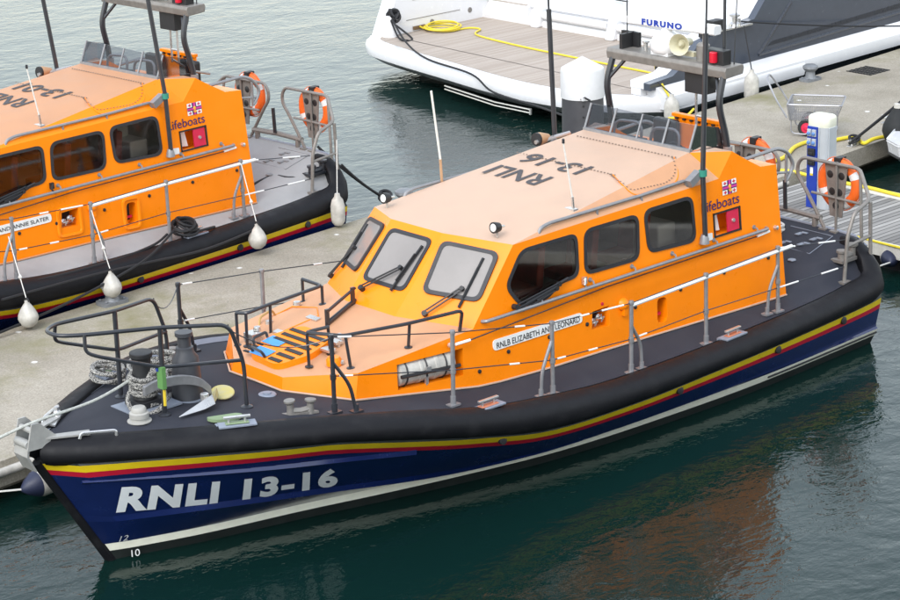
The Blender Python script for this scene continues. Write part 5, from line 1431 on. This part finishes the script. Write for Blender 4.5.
m.tube(spline([(-5.95, -7.85, .62), (-5.6, -7.75, .56), (-5.3, -7.9, .55)], 6), .024, 6)
tag(obj('water_hose', m, HOSEYELLOW), 'short yellow hose looped over the starboard quarter of the yacht', 'hose')
m = MB(); m.torus((-6.96, -9.58, 1.0), .11, .03, (.5, .6, .3), 14, 6); m.torus((-6.98, -9.5, 1.08), .10, .03, (.8, -.2, .5), 14, 6)
m.tube(spline([(-6.9, -9.55, .95), (-6.5, -9.2, .78), (-6.2, -8.8, .76), (-5.95, -8.45, .80)], 5), .016, 5)
tag(obj('knotted_line', m, ROPEBLACK), 'knotted black line on the yacht starboard quarter', 'rope')
m = MB()
for k in range(9): m.torus((-6.50+.05*((k*3) % 3-1), -17.02+.06*((k*5) % 3-1), 1.15+.03*((k*7) % 4)), .11, .03, (cos(k*1.7), sin(k*2.3), .6), 14, 6)
m.tube(spline([(-6.45, -17.0, 1.1), (-6.3, -16.6, .80), (-6.35, -16.4, .745), (-6.6, -16.5, .745), (-6.5, -16.9, 1.0)], 6), .022, 6)
m.tube(spline([(-6.45, -16.95, 1.12), (-5.9, -15.9, .85), (-5.35, -14.62, .755), (-4.98, -12.9, .74), (-4.72, -12.0, .55), (-4.2, -10.2, .62), (-3.35, -8.4, .80)], 7), .022, 6)
tag(obj('mooring_line', m, ROPEBLACK), 'black mooring line knotted on the yacht post and led to the pile', 'mooring line')
m = MB(); m.tube(sag((-8.35, -8.75, 1.80), (-16.0, -8.15, .70), .10, 10), .016, 5)
tag(obj('mooring_line', m, ROPEBLACK), 'black spring line running along the slate topside from the capstan', 'mooring line')
def yf(loc, top, lab):
    root = empty('fender', loc)
    m = MB(); m.lathe([(0, -.30), (.08, -.29), (.13, -.23), (.145, -.14), (.145, .13), (.13, .21), (.08, .28), (.045, .32), (.04, .37), (0, .37)], n=20); obj('float', m, FENDERWHITE, root)
    m = MB(); t = Vector(top)-Vector(loc); m.tube([(0, 0, .36), t], .012, 5); obj('lanyard', m, ROPEBLACK, root)
    return tag(root, lab, 'fender', 'white fenders between yacht and pontoon')
yf((-5.75, -8.22, .52), (-5.95, -8.75, 1.0), 'white fender at the yacht stern corner behind the raised windscreen')
yf((-8.05, -8.22, .60), (-8.28, -8.62, 1.74), 'white fender hung on a black line beside the slate topside')

# ------------------------------------------------------------------ small white boat at the right edge
SB = empty('dinghy', (-7.6, -2.6, 0), 0, 'bow of a small white boat at the right edge beside the finger jetty', 'boat')
m = MB()
def sbl(y0, y1, z, x0): return [Vector((x0+dx, y, z)) for dx, y in ((0, y0*.25), (-.25, y0*.7), (-.9, y0), (-4, y0), (-4, y1), (-.9, y1), (-.25, y1*.7), (0, y1*.25))]
ls = [sbl(-.30, .30, -.2, .6), sbl(-.62, .62, .18, 1.0), sbl(-.74, .74, .46, 1.35), sbl(-.82, .82, .58, 1.52), sbl(-.84, .84, .86, 1.60)]
m.loft(ls[:3], 1, True, False); m.loft(ls[2:], 0, True, False); m.add([p-Vector((0, 0, .04)) for p in ls[-1]], [tuple(range(8))], 0)
m.prism([Vector((.9, -.4, .80)), Vector((.9, .4, .80)), Vector((-1.5, .6, 1.05)), Vector((-1.5, -.6, 1.05))], (0, 0, .02))
obj('hull', m, [GELCOAT, GELGREY], SB, bevel=.02)
m = MB(); lp = [Vector((p.x*1.005, p.y*1.01, .60)) for p in ls[3]]; m.tube(fillet(lp, .1, 3, True), .03, 6, 0, True); lp = [Vector((p.x*1.0, p.y*1.01, .50)) for p in ls[2]]; m.tube(fillet(lp, .1, 3, True), .018, 6, 0, True); obj('rubbing_strake', m, BLACKPLASTIC, SB)
m = MB()
for y in (-.3, .1, .4): m.box((1.30, y*.6, .845), (.16, .07, .03))
obj('deck_fitting', m, BLACKPLASTIC, SB)
SB.rotation_euler = (0, 0, radians(5)); SB.location = (-7.05, -2.72, 0)
root = empty('fender', (-6.55, -3.62, .78))
m = MB(); teardrop(m, (0, 0, 0), .27, 0); obj('float', m, mat('fender_cover', (.012, .013, .014), .8), root)
m = MB(); m.lathe([(.075, .40), (.07, .47), (0, .48)], n=12); obj('neck', m, FENDERWHITE, root)
m = MB(); m.tube([(0, 0, .46), (-.5, .3, .85)], .018, 5); obj('lanyard', m, ROPEBLACK, root)
tag(root, 'round black fender with a white neck beside the small white boat', 'fender')

# ------------------------------------------------------------------ light, sky, camera
EL, AZ = radians(46), radians(22)          # overcast: big soft sun high up
w = bpy.data.worlds.new('World'); scene.world = w; w.use_nodes = True
N = w.node_tree.nodes; L = w.node_tree.links
bg = N['Background']; sky = N.new('ShaderNodeTexSky'); sky.sky_type = 'NISHITA'; sky.sun_disc = False
sky.sun_elevation = EL; sky.air_density = 2.0; sky.dust_density = 1.0; sky.ozone_density = 4.0
sd = Vector((cos(EL)*cos(AZ), cos(EL)*sin(AZ), sin(EL)))
sky.sun_rotation = pi/2-AZ
hs = N.new('ShaderNodeHueSaturation'); hs.inputs['Saturation'].default_value = .4
L.new(sky.outputs['Color'], hs.inputs['Color']); L.new(hs.outputs['Color'], bg.inputs['Color']); bg.inputs['Strength'].default_value = .15
su = bpy.data.lights.new('sun', 'SUN'); su.energy = 0.8; su.angle = radians(30); su.color = (1, .965, .92)
so = bpy.data.objects.new('sun', su); COL.objects.link(so); so.rotation_euler = sd.to_track_quat('Z', 'Y').to_euler()

cam = bpy.data.cameras.new('camera'); co_ = bpy.data.objects.new('camera', cam); COL.objects.link(co_)
yaw, pit, rol = radians(227.92569), radians(17.90887), radians(-1.78429)
Fv = Vector((cos(yaw)*cos(pit), sin(yaw)*cos(pit), -sin(pit))); Rv = Vector((sin(yaw), -cos(yaw), 0)); Uv = Rv.cross(Fv)
R2 = Rv*cos(rol)+Uv*sin(rol); U2 = Uv*cos(rol)-Rv*sin(rol)
Mx = Matrix((R2, U2, -Fv)).transposed().to_4x4(); Mx.translation = (25.63788, 20.16757, 10.57042)
co_.matrix_world = Mx
cam.sensor_width = 36; cam.lens = 2295.042/900*36; cam.clip_end = 1500; cam.clip_start = .5
scene.camera = co_
scene.view_settings.view_transform = 'Standard'; scene.view_settings.look = 'None'
scene.view_settings.gamma = 1; scene.view_settings.use_curve_mapping = False
scene.view_settings.exposure = 1.27
